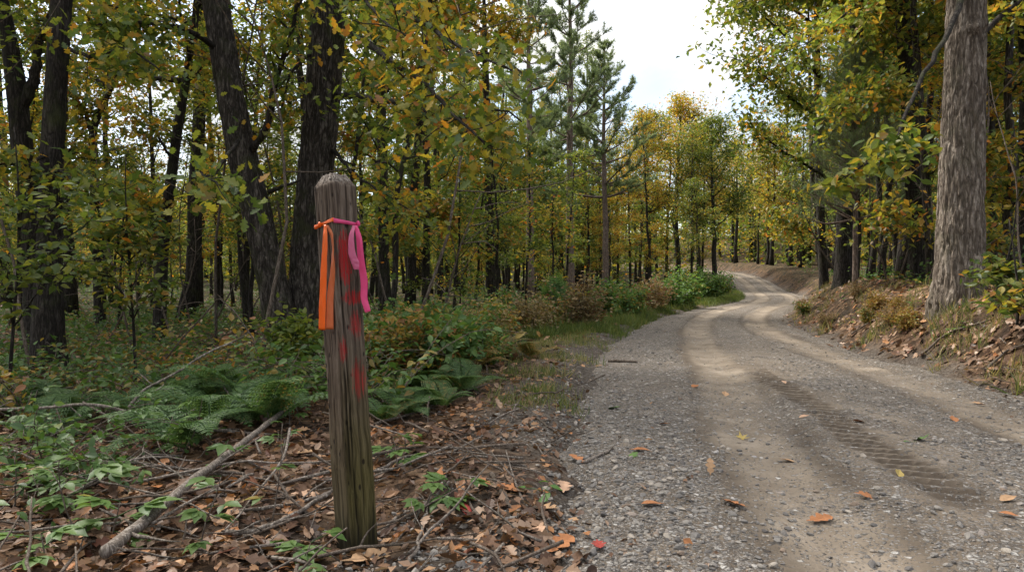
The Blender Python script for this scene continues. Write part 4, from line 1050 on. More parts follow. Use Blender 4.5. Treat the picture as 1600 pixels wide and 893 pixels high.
def ribbon(name, label, corner_pts, m1, m2, knot_uv, tails):
    root = empty(name, (pbx, pby, 0)); root.matrix_world = POSTM; tag(root, label, 'ribbon', 'ribbons tied on the post')
    pts = smooth_path(corner_pts, 40); band = ribbon_strip(pts, np.repeat([[.0, 0, 1.]], len(pts), 0), np.interp(np.linspace(0, 1, len(pts)), [0, .5, 1], [.020, .013, .017]), m1, 'band'); put('band', band, root)
    kb = MB(); kp = np.array(knot_uv)
    a = np.linspace(0, 2 * PI, 13)[:-1]; b = np.linspace(.05, PI - .05, 8)
    A, B = np.meshgrid(a, b); rr = 1 + .18 * np.sin(3 * A + B * 2)
    v = np.stack([np.cos(A) * np.sin(B) * .008 * rr, np.sin(A) * np.sin(B) * .007 * rr, np.cos(B) * .011 * rr], -1).reshape(-1, 3) + kp
    i = np.arange(7)[:, None] * 12; j = np.arange(12)[None, :]; k = (j + 1) % 12
    kb.add(v, np.stack([i + j, i + k, i + 12 + k, i + 12 + j], -1).reshape(-1, 4)); put('knot', kb.mesh('knot', m1, True), root)
    for (tp, wd, wids, mm) in tails:
        t = smooth_path(tp, 48); w = np.array(wd, float); w = w if w.ndim == 2 else np.repeat(w[None], 2, 0)
        W = np.stack([np.interp(np.linspace(0, 1, len(t)), np.linspace(0, 1, len(w)), w[:, q]) for q in range(3)], 1)
        put('tail', ribbon_strip(t, W, np.interp(np.linspace(0, 1, len(t)), np.linspace(0, 1, len(wids)), wids), mm, 'tail'), root)
INV = POSTM.inverted()
def L(px, py, d):
    q = INV @ Vector(P(px, py, d)); return np.array(q)
def Ldir(v): return np.array(INV.to_3x3() @ Vector(v))
dfront = 2.96 - S2 * 1.414 - .006
# orange lies on the face to the left, pink on the face to the right
lx, rx_ = -e1, e1
ribbon('ribbon', 'orange ribbon tied round the post with two hanging tails',
       [(lx + .012, e1 + .002, ZB - .004), (lx - .001, e1 - .004, ZB - .006), (lx - .002, .02, ZB - .002), (lx - .003, -.02, ZB + .004), (lx - .001, -e1 + .004, ZB + .012), (lx + .008, -e1 - .002, ZB + .012)],
       M_OR, M_ORD, (lx - .010, .012, ZB),
       [([L(508, 351, 2.88), L(508, 375, 2.86), L(506, 420, 2.86), L(504, 470, 2.865), L(503, 515, 2.87)], Ldir((1, -.15, 0)), [.012, .022, .027, .030, .031], M_OR),
        ([L(511, 351, 2.88), L(519, 372, 2.868), L(520, 420, 2.868), L(516, 465, 2.872), L(515, 514, 2.872)], [Ldir((1, .3, 0)), Ldir((.6, -.9, 0)), Ldir((1, .2, 0)), Ldir((1, .2, 0))], [.012, .022, .022, .028, .032], M_ORD)])
ribbon('ribbon', 'pink ribbon tied round the post, its longer tail swinging right',
       [(lx + .004, -e1 - .003, ZB + .010), (lx + .02, -e1 - .003, ZB + .008), (0, -e1 - .003, ZB + .002), (.045, -e1 - .003, ZB - .004), (e1 - .004, -e1, ZB - .002), (e1 + .001, -.045, ZB), (e1 + .001, -.01, ZB + .004)],
       M_PK, M_PK, (.052, -e1 - .010, ZB - .002),
       [([L(553, 352, 2.87), L(549, 370, 2.85), L(550, 395, 2.845), L(555, 410, 2.845), L(557, 421, 2.845)], Ldir((1, .1, 0)), [.012, .022, .030, .034, .020], M_PKD),
        ([L(556, 352, 2.88), L(561, 372, 2.875), L(564, 405, 2.88), L(569, 440, 2.89), L(569, 465, 2.89), L(575, 487, 2.885)], [Ldir((1, .4, 0)), Ldir((1, .2, .1)), Ldir((.9, .3, .1)), Ldir((.95, .2, .25))], [.014, .024, .028, .030, .028, .024], M_PK)])

# ------------------------------------------------------------------ ground litter, gravel, grass
def scatter_xy(n, d0, d1, rng, px0=-250, px1=1850, p=1.0):
    d = np.exp(rng.uniform(math.log(d0), math.log(d1), n)); px = rng.uniform(px0, px1, n)
    return (px - 800) / F * d, d
def place_flat(mb, tmpl, x, y, size, rng, lift=.012, tilt=.35, curl=.35):
    n = len(x); e_ = .03
    z = surf_z(x, y); zx = surf_z(x + e_, y); zy = surf_z(x, y + e_)
    nr = np.stack([-(zx - z) / e_, -(zy - z) / e_, np.ones(n)], 1) + rng.normal(size=(n, 3)) * tilt
    a = rng.uniform(0, 6.28, n); ax = np.stack([np.cos(a), np.sin(a), np.zeros(n)], 1); ax -= nr * ((ax * nr).sum(1) / (nr * nr).sum(1))[:, None]
    mb.scatter(tmpl, np.stack([x, y, z + lift * rng.uniform(.4, 1.8, n)], 1), ax, nr, size, rng.normal(size=n) * curl)
rg = np.random.default_rng(12)
mb = MB()
x, y = scatter_xy(66000, 1.7, 60, rg)
lat, zr, hw = road_coord(x, y); e = np.abs(lat) - hw
nz = fbm(x * 1.3, y * 1.3, s=88, o=2)
pl = np.where(lat < 0, sstep(.05, .75, e + .35 * nz) * .95 + .02 * (e > -.5), sstep(-.05, .35, e + .25 * nz)) * np.where(e > 0, 1, np.where(e > -.45, .5, .2))
pl = np.where((lat < 0) & (y > 7) & (e < 2.2), pl * .35, pl) * np.where(lat < 0, np.where((x > -.75) & (y < 8), .10, .30) + .62 * sstep(-.25, .55, fbm(x * 2.1, y * 2.1, s=14, o=3)), 1) * np.where((np.abs(x + .62) < .3) & (y < 2.95), .45, 1)
keep = rg.uniform(size=len(x)) < pl; x, y = x[keep], y[keep]; near = y < 7
k3 = rg.integers(0, 3, len(x))
for m_, tm, s0, s1 in [(near & (k3 == 0), T_OAK, .06, .125), (near & (k3 == 1), T_OVATE, .045, .085), (near & (k3 == 2), T_OAK2, .05, .105), (~near, T_OAK2, .08, .15)]:
    place_flat(mb, tm, x[m_], y[m_], rg.uniform(s0, s1, m_.sum()), rg, .016)
# more small shreds close in
x, y = scatter_xy(16000, 1.7, 8, rg); lat, zr, hw = road_coord(x, y); e = np.abs(lat) - hw
keep = rg.uniform(size=len(x)) < np.where(e > .1, .9, .05 * (e > -.6)); x, y = x[keep], y[keep]
place_flat(mb, T_SIMPLE, x, y, rg.uniform(.02, .07, len(x)), rg, .010, .5)
o = put('leaf_litter', mb.mesh('leaf_litter', M_LITTER)); o.color = (.34, 1.0, 0, 1); tag(o, 'brown fallen leaves carpeting the forest floor and banks', 'leaf litter', None, 'stuff')

# pebbles
def ico(sub):
    import bmesh
    bm = bmesh.new(); bmesh.ops.create_icosphere(bm, subdivisions=sub, radius=1)
    v = np.array([p.co[:] for p in bm.verts]); t = np.array([[q.index for q in f.verts] for f in bm.faces]); bm.free(); return v, t
def pebble_tmpl(seed, sub):
    v, t = ico(sub); r = 1 + .36 * fbm(v[:, 0] * 1.3 + seed, v[:, 1] * 1.3, v[:, 2] * 1.3, s=seed, o=2)
    v = v * r[:, None]; rp = np.random.default_rng(seed + 40)
    for q in range(9):
        nq = rp.normal(size=3); nq /= np.linalg.norm(nq); h = np.maximum(0, v @ nq - rp.uniform(.55, .85)); v = v - h[:, None] * nq
    return v * np.array([1, rp.uniform(.6, .85), rp.uniform(.38, .6)]), t
def pebbles(mb, x, y, size, rng, sub, sink=.36):
    z = surf_z(x, y)
    for k in range(9):
        m_ = np.arange(len(x)) % 9 == k
        n = m_.sum(); a = rng.uniform(0, 6.28, n); ax = np.stack([np.cos(a), np.sin(a), rng.normal(size=n) * .15], 1); nr = np.array([0, 0, 1.]) + rng.normal(size=(n, 3)) * .25
        mb.scatter(pebble_tmpl(k + 1, sub), np.stack([x[m_], y[m_], z[m_] + size[m_] * (.5 - sink)], 1), ax, nr, size[m_])
mb = MB()
x, y = scatter_xy(75000, 1.7, 18, rg, 300, 1900)
lat, zr, hw = road_coord(x, y); u = lat + hw; e = np.abs(lat) - hw
t1, t2 = track_u(y, hw); nz = fbm(x * 2.2, y * 2.2, s=99, o=3)
dens = .55 + .55 * nz - .65 * np.exp(-((u - t1) / .40)**2) - .62 * np.exp(-((u - t2) / .38)**2) - 1.1 * np.exp(-((u - tread_u(y)) / .24)**2) - .15 * np.exp(-((u - 1.7) / .75)**4) + .55 * np.exp(-((u - .45) / .35)**2) * (y < 7)
trd = np.abs(u - tread_u(y)) < .17
dens = np.where(e > 0, np.where(lat < 0, .75 * (1 - sstep(.2, 1.5, e)) * sstep(-.2, .5, nz + .6 - e), .35 * (1 - sstep(0, .35, e))), np.where(trd & (y < 8), .012, np.clip(dens, .11, 1)))
keep = rg.uniform(size=len(x)) < dens; x, y = x[keep], y[keep]
size = np.clip(np.exp(rg.normal(math.log(.0076), .55, len(x))), .003, .027) * np.interp(y, [2, 6, 16], [1.0, 1.15, 1.5])
near = (y < 4.5)
pebbles(mb, x[near], y[near], size[near], rg, 2); pebbles(mb, x[~near], y[~near], size[~near], rg, 1)
o = put('gravel', mb.mesh('gravel', M_STONE, False)); tag(o, 'loose grey gravel spread over the road and its margin', 'gravel', None, 'stuff')

# the larger loose stones, each its own
SM = []
for k in range(5):
    b = MB(); v, t = pebble_tmpl(20 + k, 2); b.add(v, None, t); SM.append(b.mesh('stone', M_STONEB, False))
rs = np.random.default_rng(31)
x, y = scatter_xy(900, 2.3, 7, rs, 830, 1600); lat, zr, hw = road_coord(x, y); u = lat + hw; cnt = 0
for k in range(len(x)):
    w = .9 if u[k] < .75 else .14
    if lat[k] > hw[k] or u[k] < -.4 or rs.uniform() > w or cnt >= 70: continue
    s = rs.uniform(.016, .030); z = float(surf_z([x[k]], [y[k]])[0]); cnt += 1
    o = put('stone', SM[k % 5], None, (x[k], y[k], z + s * .22)); o.scale = (s, s, s); o.rotation_euler = (rs.normal() * .2, rs.normal() * .2, rs.uniform(0, 6.28))
    if u[k] < .75: tag(o, 'larger loose grey stone in the gravel along the left road edge', 'stone', 'larger stones along the left road edge')
    else: tag(o, 'larger loose stone lying out on the packed road surface', 'stone', 'larger stones out on the road')

# fallen leaves lying singly on the road and verge
FL = []
for k, tm in enumerate((T_OAK, T_OAK, T_OVATE, T_MAPLE)):
    b = MB(); b.scatter(tm, np.array([[-.5, 0, .02]]) * 1.0, np.array([[1., 0, 0]]), np.array([[0., 0, 1]]), 1.0, np.array([.22 if k != 1 else -.18])); FL.append(b.mesh('fallen_leaf', None))
def fl_mat(name, c):
    m, nt = mat(name); N = NT(nt); tc = N.n('ShaderNodeTexCoord'); nz = N.noise(tc.outputs['Object'], 7, 4)
    N.out(N.mix(nz, tuple(x * .6 for x in c), tuple(min(1, x * 1.35) for x in c)), .75, nz, .3, .02, .2); return m
FLM = {'orange brown': fl_mat('leaf_orange_brown', (.30, .125, .05)), 'tan': fl_mat('leaf_tan', (.36, .22, .12)), 'yellow': fl_mat('leaf_yellow', (.34, .25, .08)), 'red': fl_mat('leaf_red', (.25, .04, .03)), 'green': fl_mat('leaf_green', (.09, .15, .04)), 'pale brown': fl_mat('leaf_pale', (.40, .25, .16))}
FLMESH = {}
SPOTS = [(1149, 795, 0, .115, 'orange brown', 'lobed orange brown oak leaf lying alone in the near left wheel track'), (1357, 781, 1, .12, 'orange brown', 'curled orange brown leaf beside the tyre tread marks'),
 (1280, 820, 0, .11, 'orange brown', 'orange oak leaf nearest the bottom of the picture on the bare road'), (1019, 793, 2, .085, 'orange brown', 'narrow orange leaf lying on the grey pebbles'), (1038, 665, 2, .07, 'orange brown', 'small orange leaf on the gravel left of the wheel track'),
 (1110, 741, 1, .08, 'tan', 'small upright tan leaf standing in the gravel'), (1086, 606, 2, .09, 'orange brown', 'flat brown leaf in the middle distance left of the track'), (1160, 686, 3, .08, 'yellow', 'single yellow leaf lying flat on the dirt'),
 (1133, 618, 2, .10, 'tan', 'pale curled leaf lying across the left wheel track'), (1230, 722, 2, .07, 'tan', 'tan leaf just left of the tyre tread'), (1256, 654, 2, .06, 'pale brown', 'pale leaf at the top of the tyre tread'),
 (1344, 661, 1, .08, 'orange brown', 'brown crumpled leaf right of the tread marks'), (1440, 690, 3, .10, 'green', 'green seedling leaf fallen between the right stones'), (1490, 657, 2, .09, 'orange brown', 'orange leaf far right on the grey gravel'),
 (1575, 785, 2, .07, 'tan', 'tan leaf near the right picture border on the road'), (1576, 812, 2, .06, 'orange brown', 'small orange leaf near the bottom right corner of the road'), (1530, 632, 1, .11, 'tan', 'long tan leaf at the foot of the right bank'),
 (960, 640, 2, .11, 'green', 'green and orange leaf on the left gravel margin'), (1000, 706, 2, .10, 'orange brown', 'orange brown leaf by the stick on the left margin'), (990, 712, 1, .09, 'green', 'dull green leaf beside the small stick'),
 (935, 860, 0, .09, 'red', 'dark red leaf among the pebbles near the bottom'), (850, 803, 0, .17, 'tan', 'big lobed tan oak leaf on the left road margin'), (868, 858, 0, .17, 'orange brown', 'large orange oak leaf at the bottom by the verge'),
 (575, 877, 0, .17, 'tan', 'large tan oak leaf just below the post'), (905, 722, 0, .13, 'orange brown', 'orange oak leaf at the edge of the bare dirt'), (880, 765, 0, .14, 'pale brown', 'pale brown oak leaf between verge and pebbles'),
 (690, 750, 3, .14, 'orange brown', 'orange maple like leaf among the twigs right of the post'), (730, 805, 1, .12, 'red', 'dark reddish leaf on the twigs right of the post'), (835, 830, 1, .13, 'pale brown', 'pale oak leaf beside the curved stick'),
 (800, 770, 0, .13, 'orange brown', 'orange oak leaf left of the curved stick'), (475, 775, 1, .13, 'pale brown', 'pale leaf touching the stick left of the post'), (470, 715, 0, .13, 'tan', 'tan oak leaf in the litter left of the post'), (1225, 600, 2, .07, 'pale brown', 'tiny pale leaf in the distant right of the wheel track'), (1405, 745, 2, .07, 'yellow', 'small yellowed leaf right of the tread')]
for (px, py, k, s, colr, lab) in SPOTS:
    gx_, gy_ = G(px, py); z = float(surf_z([gx_], [gy_])[0]); key = (k, colr)
    if key not in FLMESH:
        me = FL[k].copy(); me.materials.clear(); me.materials.append(FLM[colr]); FLMESH[key] = me
    o = put('fallen_leaf', FLMESH[key], None, (gx_, gy_, z + .012)); s *= 1.3; o.scale = (s, s, s); o.rotation_euler = (rs.normal() * .15 + .12, rs.normal() * .2 - .1, rs.uniform(0, 6.28)); tag(o, lab, 'fallen leaf', 'single fallen leaves')
    if 'upright' in lab: o.rotation_euler = (.3, -1.2, 1.2); o.location.z += .03

# grass
def grass(name, label, n, d0, d1, px0, px1, fn, hgt, rng, au, tuft=14):
    x, y = scatter_xy(n, d0, d1, rng, px0, px1); lat, zr, hw = road_coord(x, y); e = np.abs(lat) - hw
    keep = rng.uniform(size=n) < fn(lat, e, x, y); x, y = x[keep], y[keep]
    X = np.repeat(x, tuft) + rng.normal(size=len(x) * tuft) * .05; Y = np.repeat(y, tuft) + rng.normal(size=len(x) * tuft) * .05
    z = ground_z(X, Y); m_ = len(X); ax = np.array([0, 0, 1.]) + rng.normal(size=(m_, 3)) * .38; mb = MB()
    h = hgt * rng.uniform(.35, 1.1, m_) * np.repeat(np.exp(rng.normal(size=len(x)) * .28), tuft)
    mb.scatter((T_BLADE[0] * np.array([1, 2.2, 1.6]), T_BLADE[1]), np.stack([X, Y, z - .01], 1), ax, rand_dir(m_, .3, rng), h)
    o = put(name, mb.mesh(name, M_GRASS)); o.color = (au, 1, 0, 1); tag(o, label, 'grass', None, 'stuff')
grass('grass', 'low green grass growing along the left edge of the road', 60000, 5.5, 46, 500, 1250, lambda l, e, x, y: ((l < 0) & (e > .0)) * np.exp(-((e - .6 - .015 * y) / (.42 + .02 * y))**2) * sstep(.05, .7, fbm(x * 1.6, y * 1.6, s=71, o=3) - .22 + .040 * y) * np.interp(y, [5, 9, 14], [.3, .5, 1]), .105, rg, .42, 8)
grass('tall_grass', 'brighter grass and weeds lining the inside of the bend', 90000, 12, 46, 820, 1260, lambda l, e, x, y: ((l < 0) & (e > .0)) * np.exp(-((e - .75 - .012 * y) / (.45 + .02 * y))**2) * sstep(-.35, .5, fbm(x * .9, y * .9, s=74, o=3) + .012 * y), .19, rg, .24, 7)
grass('bank_grass', 'sparse yellow green grass at the foot of the right bank', 14000, 6.5, 48, 1200, 1700, lambda l, e, x, y: ((l > 0) & (e > .1)) * .5 * np.exp(-((e - .8) / .7)**2) * sstep(.1, .6, fbm(x * 1.2, y * 1.2, s=72, o=2) + .012 * y), .17, rg, .5, 10)

# low undergrowth on the forest floor
def undergrowth():
    rng = np.random.default_rng(91); mb = MB()
    x, y = scatter_xy(9000, 6.5, 60, rng, -200, 1800); lat, zr, hw = road_coord(x, y); e = np.abs(lat) - hw
    d = sstep(.0, .45, fbm(x * .45, y * .45, s=45, o=3) + .12) * np.where(lat < 0, sstep(1.4, 2.6, e), .5 * sstep(1.2, 2.6, e) * np.interp(y, [25, 40], [1, 2.2])) * np.interp(y, [6.5, 9, 14], [.2, .45, 1])
    keep = rng.uniform(size=len(x)) < d; x, y = x[keep], y[keep]; per = 16; n = len(x)
    A = np.stack([x, y, ground_z(x, y)], 1); A = np.repeat(A, per, 0)
    hh = np.repeat(rng.uniform(.08, .55, n), per)
    pos = A + np.stack([rng.normal(size=n * per) * .20, rng.normal(size=n * per) * .20, hh * rng.uniform(.15, 1, n * per)], 1)
    mb.scatter(T_SIMPLE, pos, rand_dir(n * per, .4, rng), np.array([0, 0, 1.]) + rng.normal(size=(n * per, 3)) * .5, rng.uniform(.05, .13, n * per) * np.interp(pos[:, 1], [7, 40], [.9, 1.6]))
    o = put('undergrowth', mb.mesh('undergrowth', M_HERB)); o.color = (.30, .95, 0, 1); tag(o, 'low leafy ground cover over the forest floor', 'undergrowth', None, 'stuff')
undergrowth()

# ------------------------------------------------------------------ ferns, herbs, bushes
def gen_frond(seed, Lf, w):
    rng = np.random.default_rng(seed); mb = MB(); n = 20; t = np.linspace(0, 1, n)
    rx = t * Lf * .95; rz = .30 * Lf * np.sin(t * 2.6)
    rach = np.stack([rx, .02 * Lf * np.sin(t * 3 + seed), rz], 1); mb.tube(rach, np.linspace(.0035, .0012, n), 4, False)
    pos, ax, nr, sz = [], [], [], []
    for k in range(3, n):
        tg = rach[min(k + 1, n - 1)] - rach[k - 1]; tg /= np.linalg.norm(tg); up = np.cross(tg, (0, 1, 0)); up = -up if up[2] < 0 else up
        pl = w * Lf * math.sin(PI * min(1, (t[k] * .92 + .10)))**.8 * (1.05 - .5 * t[k])
        for s in (-1, 1):
            dv = np.array([0, s, 0]) * .95 + tg * .35 + np.array([0, 0, -.12]); dv /= np.linalg.norm(dv)
            m = 7
            for q in range(m):
                f = (q + .5) / m; c = rach[k] + dv * pl * f; ps = pl * .30 * (1 - f * .75)
                for s2 in (-1, 1):
                    pos.append(c); ax.append(tg * s2 * .9 + dv * .55); nr.append(up + rng.normal(size=3) * .12); sz.append(ps + .006)
    mb.scatter(T_SIMPLE, np.array(pos), np.array(ax), np.array(nr), np.array(sz)); return mb.mesh('frond', M_FERN)
FROND = [gen_frond(500 + k, l, .30) for k, l in enumerate((.55, .65, .45))]
def fern(x, y, n, sc, label, group, rng, au=.25, val=1.0, name='fern', steep=.0):
    r = empty(name, (x, y, gz(x, y) - .01), rng.uniform(0, 6.28), sc); tag(r, label, 'fern', group)
    for k in range(n):
        o = put('frond', FROND[rng.integers(0, 3)], r); o.rotation_euler = (0, -rng.uniform(-.12, .4) - steep, k * 2 * PI / n + rng.normal() * .25); s = rng.uniform(.75, 1.15); o.scale = (s, s, s); o.color = (au + rng.normal() * .08, val, 0, 1)
rf = np.random.default_rng(61)
def ferns_at(spots, label, group, au, sc, n=8, **k):
    for (px, py) in spots:
        gx_, gy_ = G(px, py); fern(gx_, gy_, n, sc * rf.uniform(.85, 1.15), label, group, rf, au, **k)
ferns_at([(300, 640), (345, 620), (265, 625), (395, 640), (330, 665), (225, 660), (380, 610), (420, 665), (290, 700)], 'green woodland fern in the patch left of the post', 'ferns left of the post', .15, 1.0, val=1.25)
ferns_at([(640, 650), (690, 640), (610, 625), (660, 610), (720, 615), (600, 660)], 'green fern in the clump right of the post', 'ferns right of the post', .22, .8, val=1.2)
ferns_at([(60, 690), (120, 660), (20, 650), (90, 640)], 'dark fern low at the left picture border', 'ferns at the left border', .12, .95, val=1.15)
ferns_at([(780, 560), (830, 560), (740, 575), (560, 590)], 'yellowing fern beside the weedy verge', 'ferns on the weedy verge', .55, .8)
gx_, gy_ = G(868, 516)
fern(gx_, gy_, 9, 2.2, 'tall bright sumac like plant with feathery leaves in the verge', None, rf, .12, 1.7, 'feathery_plant', .95)

def gen_compound(seed, ls, n5=5):
    """one compound leaf: petiole and leaflets, along +x"""
    rng = np.random.default_rng(seed); mb = MB(); pl = ls * .9
    pet = np.array([(0, 0, 0), (pl * .5, 0, .04 * ls), (pl, 0, 0)]); mb.tube(pet, [.0022, .0016, .0012], 4, False)
    a = np.linspace(-1.25, 1.25, n5); ax = np.stack([np.cos(a), np.sin(a), -.1 + 0 * a], 1)
    mb.scatter(T_OVATE, np.repeat(pet[-1:], n5, 0), ax, np.array([0, 0, 1.]) + rng.normal(size=(n5, 3)) * .12, ls * (1.1 - .25 * np.abs(a)))
    return mb.mesh('leaf', M_HERB, True)
CLEAF = [gen_compound(600 + k, .085, n) for k, n in enumerate((5, 3, 5))]
SLEAF = [gen_compound(610 + k, .10, 1) for k in range(2)]
def herb(px, py, h, nl, label, group=None, au=.12, val=1.0, leaves=CLEAF, sc=1.0, rng=rf, name='seedling', cat='plant', xy=None):
    gx_, gy_ = xy or G(px, py)
    r = empty(name, (gx_, gy_, float(surf_z([gx_], [gy_])[0]) - .01), rng.uniform(0, 6.28)); tag(r, label, cat, group)
    tm = MB(); st = branch(rng, (0, 0, -.03), (rng.normal() * .25, rng.normal() * .25, 1), h, 6, .1, .1); tm.tube(st, np.linspace(.0045, .0022, 7), 5)
    put('stem', tm.mesh('stem', M_TWIG, True), r)
    for k in range(nl):
        f = 2 + 4 * (k + .5) / nl if nl > 2 else 6; q = min(6, int(round(f)))
        o = put('leaf', leaves[rng.integers(0, len(leaves))], r, tuple(st[q])); o.rotation_euler = (rng.normal() * .15, -rng.uniform(-.2, .4), k * 2.4 + rng.normal() * .3); s = sc * rng.uniform(.75, 1.15); o.scale = (s, s, s); o.color = (au + rng.normal() * .08, val, 0, 1)
for a in [(175, 840, .20, 6, 'large leaved green seedling in the left foreground litter'), (75, 885, .16, 5, 'broad leaved green seedling in the bottom left corner'), (120, 800, .24, 5, 'green seedling by the left end of the weathered log'),
          (140, 700, .34, 6, 'dull green seedling under the crossing branch'), (60, 730, .3, 6, 'green seedling at the left border above the thin dead branch'),
          (470, 890, .14, 4, 'green leaved seedling at the bottom, left below the post'), (430, 875, .10, 3, 'small dark seedling beside the stick at the bottom'), (660, 805, .20, 5, 'green seedling with lobed leaves right of the post foot'),
          (690, 790, .16, 4, 'pale green seedling among the twigs right of the post'), (625, 740, .24, 4, 'dark green seedling just right of the post'), (640, 715, .18, 4, 'green seedling with broad leaf behind the post'),
          (455, 640, .40, 7, 'bright leafy seedling left of the post middle'), (505, 640, .36, 6, 'green leafy stem just behind the post'), (420, 620, .34, 6, 'leafy stem between the ferns and the post'), (340, 740, .22, 4, 'small green seedling near the top of the weathered log'),
          (25, 800, .3, 6, 'leafy seedling half out of the left picture border')]:
    herb(*a, au=float(rf.uniform(.0, .35)), sc=1.45 if a[1] > 780 and a[0] < 480 else 1.1)
gx_, gy_ = G(845, 775); herb(0, 0, .10, 5, 'small bright green sprout on the bare dirt margin', None, .0, 1.6, SLEAF, .9, xy=(gx_, gy_), name='sprout')
gx_, gy_ = G(1435, 692); herb(0, 0, .05, 4, 'tiny green sprout among the stones on the right of the road', None, .05, 1.4, SLEAF, .7, xy=(gx_, gy_), name='sprout')
# scattered low herbs through the left foreground and right bank
x, y = scatter_xy(420, 2.6, 11, rf, -120, 830); lat, zr, hw = road_coord(x, y); c = 0
for k in range(len(x)):
    e = -lat[k] - hw[k]
    pxk = x[k] / y[k] * F + 800
    if e < 1.0 or (470 < pxk < 660 and y[k] < 4.2) or c > 42: continue
    if pxk > 620 and y[k] < 5.5: continue
    c += 1
    side = 'left of the post' if pxk < 550 else 'right of the post'
    dist = 'low green herb in the near litter' if y[k] < 6 else 'leafy herb in the shade'
    herb(0, 0, rf.uniform(.15, .45), int(rf.integers(4, 8)), f'{dist} {side}', f'{dist}s {side}', rf.uniform(.05, .5), rf.uniform(.8, 1.15), CLEAF, rf.uniform(.7, 1.05), xy=(x[k], y[k]), name='herb')
x, y = scatter_xy(260, 6.5, 20, rf, 1230, 1680); lat, zr, hw = road_coord(x, y); c = 0
for k in range(len(x)):
    e = lat[k] - hw[k]
    if e < .5 or c > 44: continue
    c += 1; herb(0, 0, rf.uniform(.1, .4), int(rf.integers(3, 7)), 'yellow green herb on the leafy right bank', 'herbs on the right bank', rf.uniform(.3, .7), 1.1, CLEAF, rf.uniform(.6, .9), xy=(x[k], y[k]), name='herb')

def gen_bramble(seed):
    rng = np.random.default_rng(seed); tm = MB(); lm = MB(); an = []
    for k in range(6):
        a = rng.uniform(0, 6.28); b = branch(rng, (0, 0, -.03), (math.cos(a) * .8, math.sin(a) * .8, 1.2), rng.uniform(.7, 1.3), 12, -1.5, .09)
        b = b[b[:, 2] > -.06]
        if len(b) < 4: continue
        tm.tube(b, np.linspace(.0055, .0018, len(b)), 5); an += list(b[2:])
        for q in range(2): j = rng.integers(1, len(b) - 1); t = branch(rng, b[j], rng.normal(size=3) + np.array([0, 0, .3]), rng.uniform(.15, .35), 4, -.4, .15); tm.tube(t, np.linspace(.003, .001, 5), 4); an += list(t[2:])
    leaf_cloud(lm, np.array(an), 2, .06, .078, T_OVATE, rng, .7, .5, -.1)
    return tm.mesh('stems', M_TWIG, True), lm.mesh('foliage', M_HERB)
BRAM = [gen_bramble(900 + k) for k in range(5)]
x, y = scatter_xy(330, 3.0, 9.5, rf, -100, 760); lat, zr, hw = road_coord(x, y); c = 0
for k in range(len(x)):
    e = -lat[k] - hw[k]; pxk = x[k] / y[k] * F + 800
    if e < 1.5 or y[k] < 3.6 or (150 < pxk < 470 and y[k] < 5.6) or c > 40 or (470 < pxk < 680 and y[k] < 4.8): continue
    c += 1; tm, lm = BRAM[c % 5]; sc_ = rf.uniform(.55, 1.25) * (.7 if y[k] < 4.5 else 1)
    r = empty('bramble', (x[k], y[k], gz(x[k], y[k])), rf.uniform(0, 6.28), sc_); sd_ = 'left of the post' if pxk < 550 else 'right of the post'
    tag(r, f'arching bramble with thin brown stems and sparse leaves {sd_}', 'bramble', f'brambles {sd_}'); put('stems', tm, r); o = put('foliage', lm, r); o.color = (rf.uniform(.1, .6), rf.uniform(.8, 1.1), 0, 1)
def gen_bush(seed, Rr, H, nst, per, ls, m, tmpl=T_SIMPLE, upright=.9, sp=.07):
    rng = np.random.default_rng(seed); tm, cm = MB(), MB(); an = []
    for k in range(nst):
        a = rng.uniform(0, 6.28); d = (math.cos(a) * (1 - upright) * 2 + rng.normal() * .15, math.sin(a) * (1 - upright) * 2 + rng.normal() * .15, 1)
        b = branch(rng, (math.cos(a) * Rr * .35 * rng.uniform(), math.sin(a) * Rr * .35 * rng.uniform(), -.05), d, H * rng.uniform(.6, 1.15), 7, -.15, .13)
        tm.tube(b, np.linspace(.006, .002, 8), 4, False); an += list(b[2:])
        for s in range(4):
            q = rng.integers(2, 7); t = branch(rng, b[q], rng.normal(size=3) + np.array([0, 0, .5]), Rr * rng.uniform(.3, .6), 3, 0, .15); tm.tube(t, [.003, .0025, .002, .0015], 3, False); an += list(t[1:])
    leaf_cloud(cm, np.array(an), per, sp, ls, tmpl, rng, .8, .7, -.1)
    return tm.mesh('stems', M_TWIG), cm.mesh('foliage', m)
BUSH = {'green': [gen_bush(700 + k, .5, .8, 14, 8, .075, M_HERB) for k in range(3)], 'dry': [gen_bush(710 + k, .5, .75, 22, 5, .065, M_DRY, upright=.85) for k in range(3)], 'leafy': [gen_bush(720 + k, .5, .7, 10, 5, .12, M_HERB) for k in range(2)]}
def bush(px, py, kind, sc, label, group=None, au=.2, val=1.0, d=None):
    gx_, gy_ = G(px, py); b = BUSH[kind]; tm, cm = b[rf.integers(0, len(b))]
    r = empty('dry_weed' if kind == 'dry' else 'bush', (gx_, gy_, gz(gx_, gy_) - .02), rf.uniform(0, 6.28), sc); tag(r, label, 'weed' if kind == 'dry' else 'bush', group)
    put('stems', tm, r); o = put('foliage', cm, r); o.color = (au, val, 0, 1)
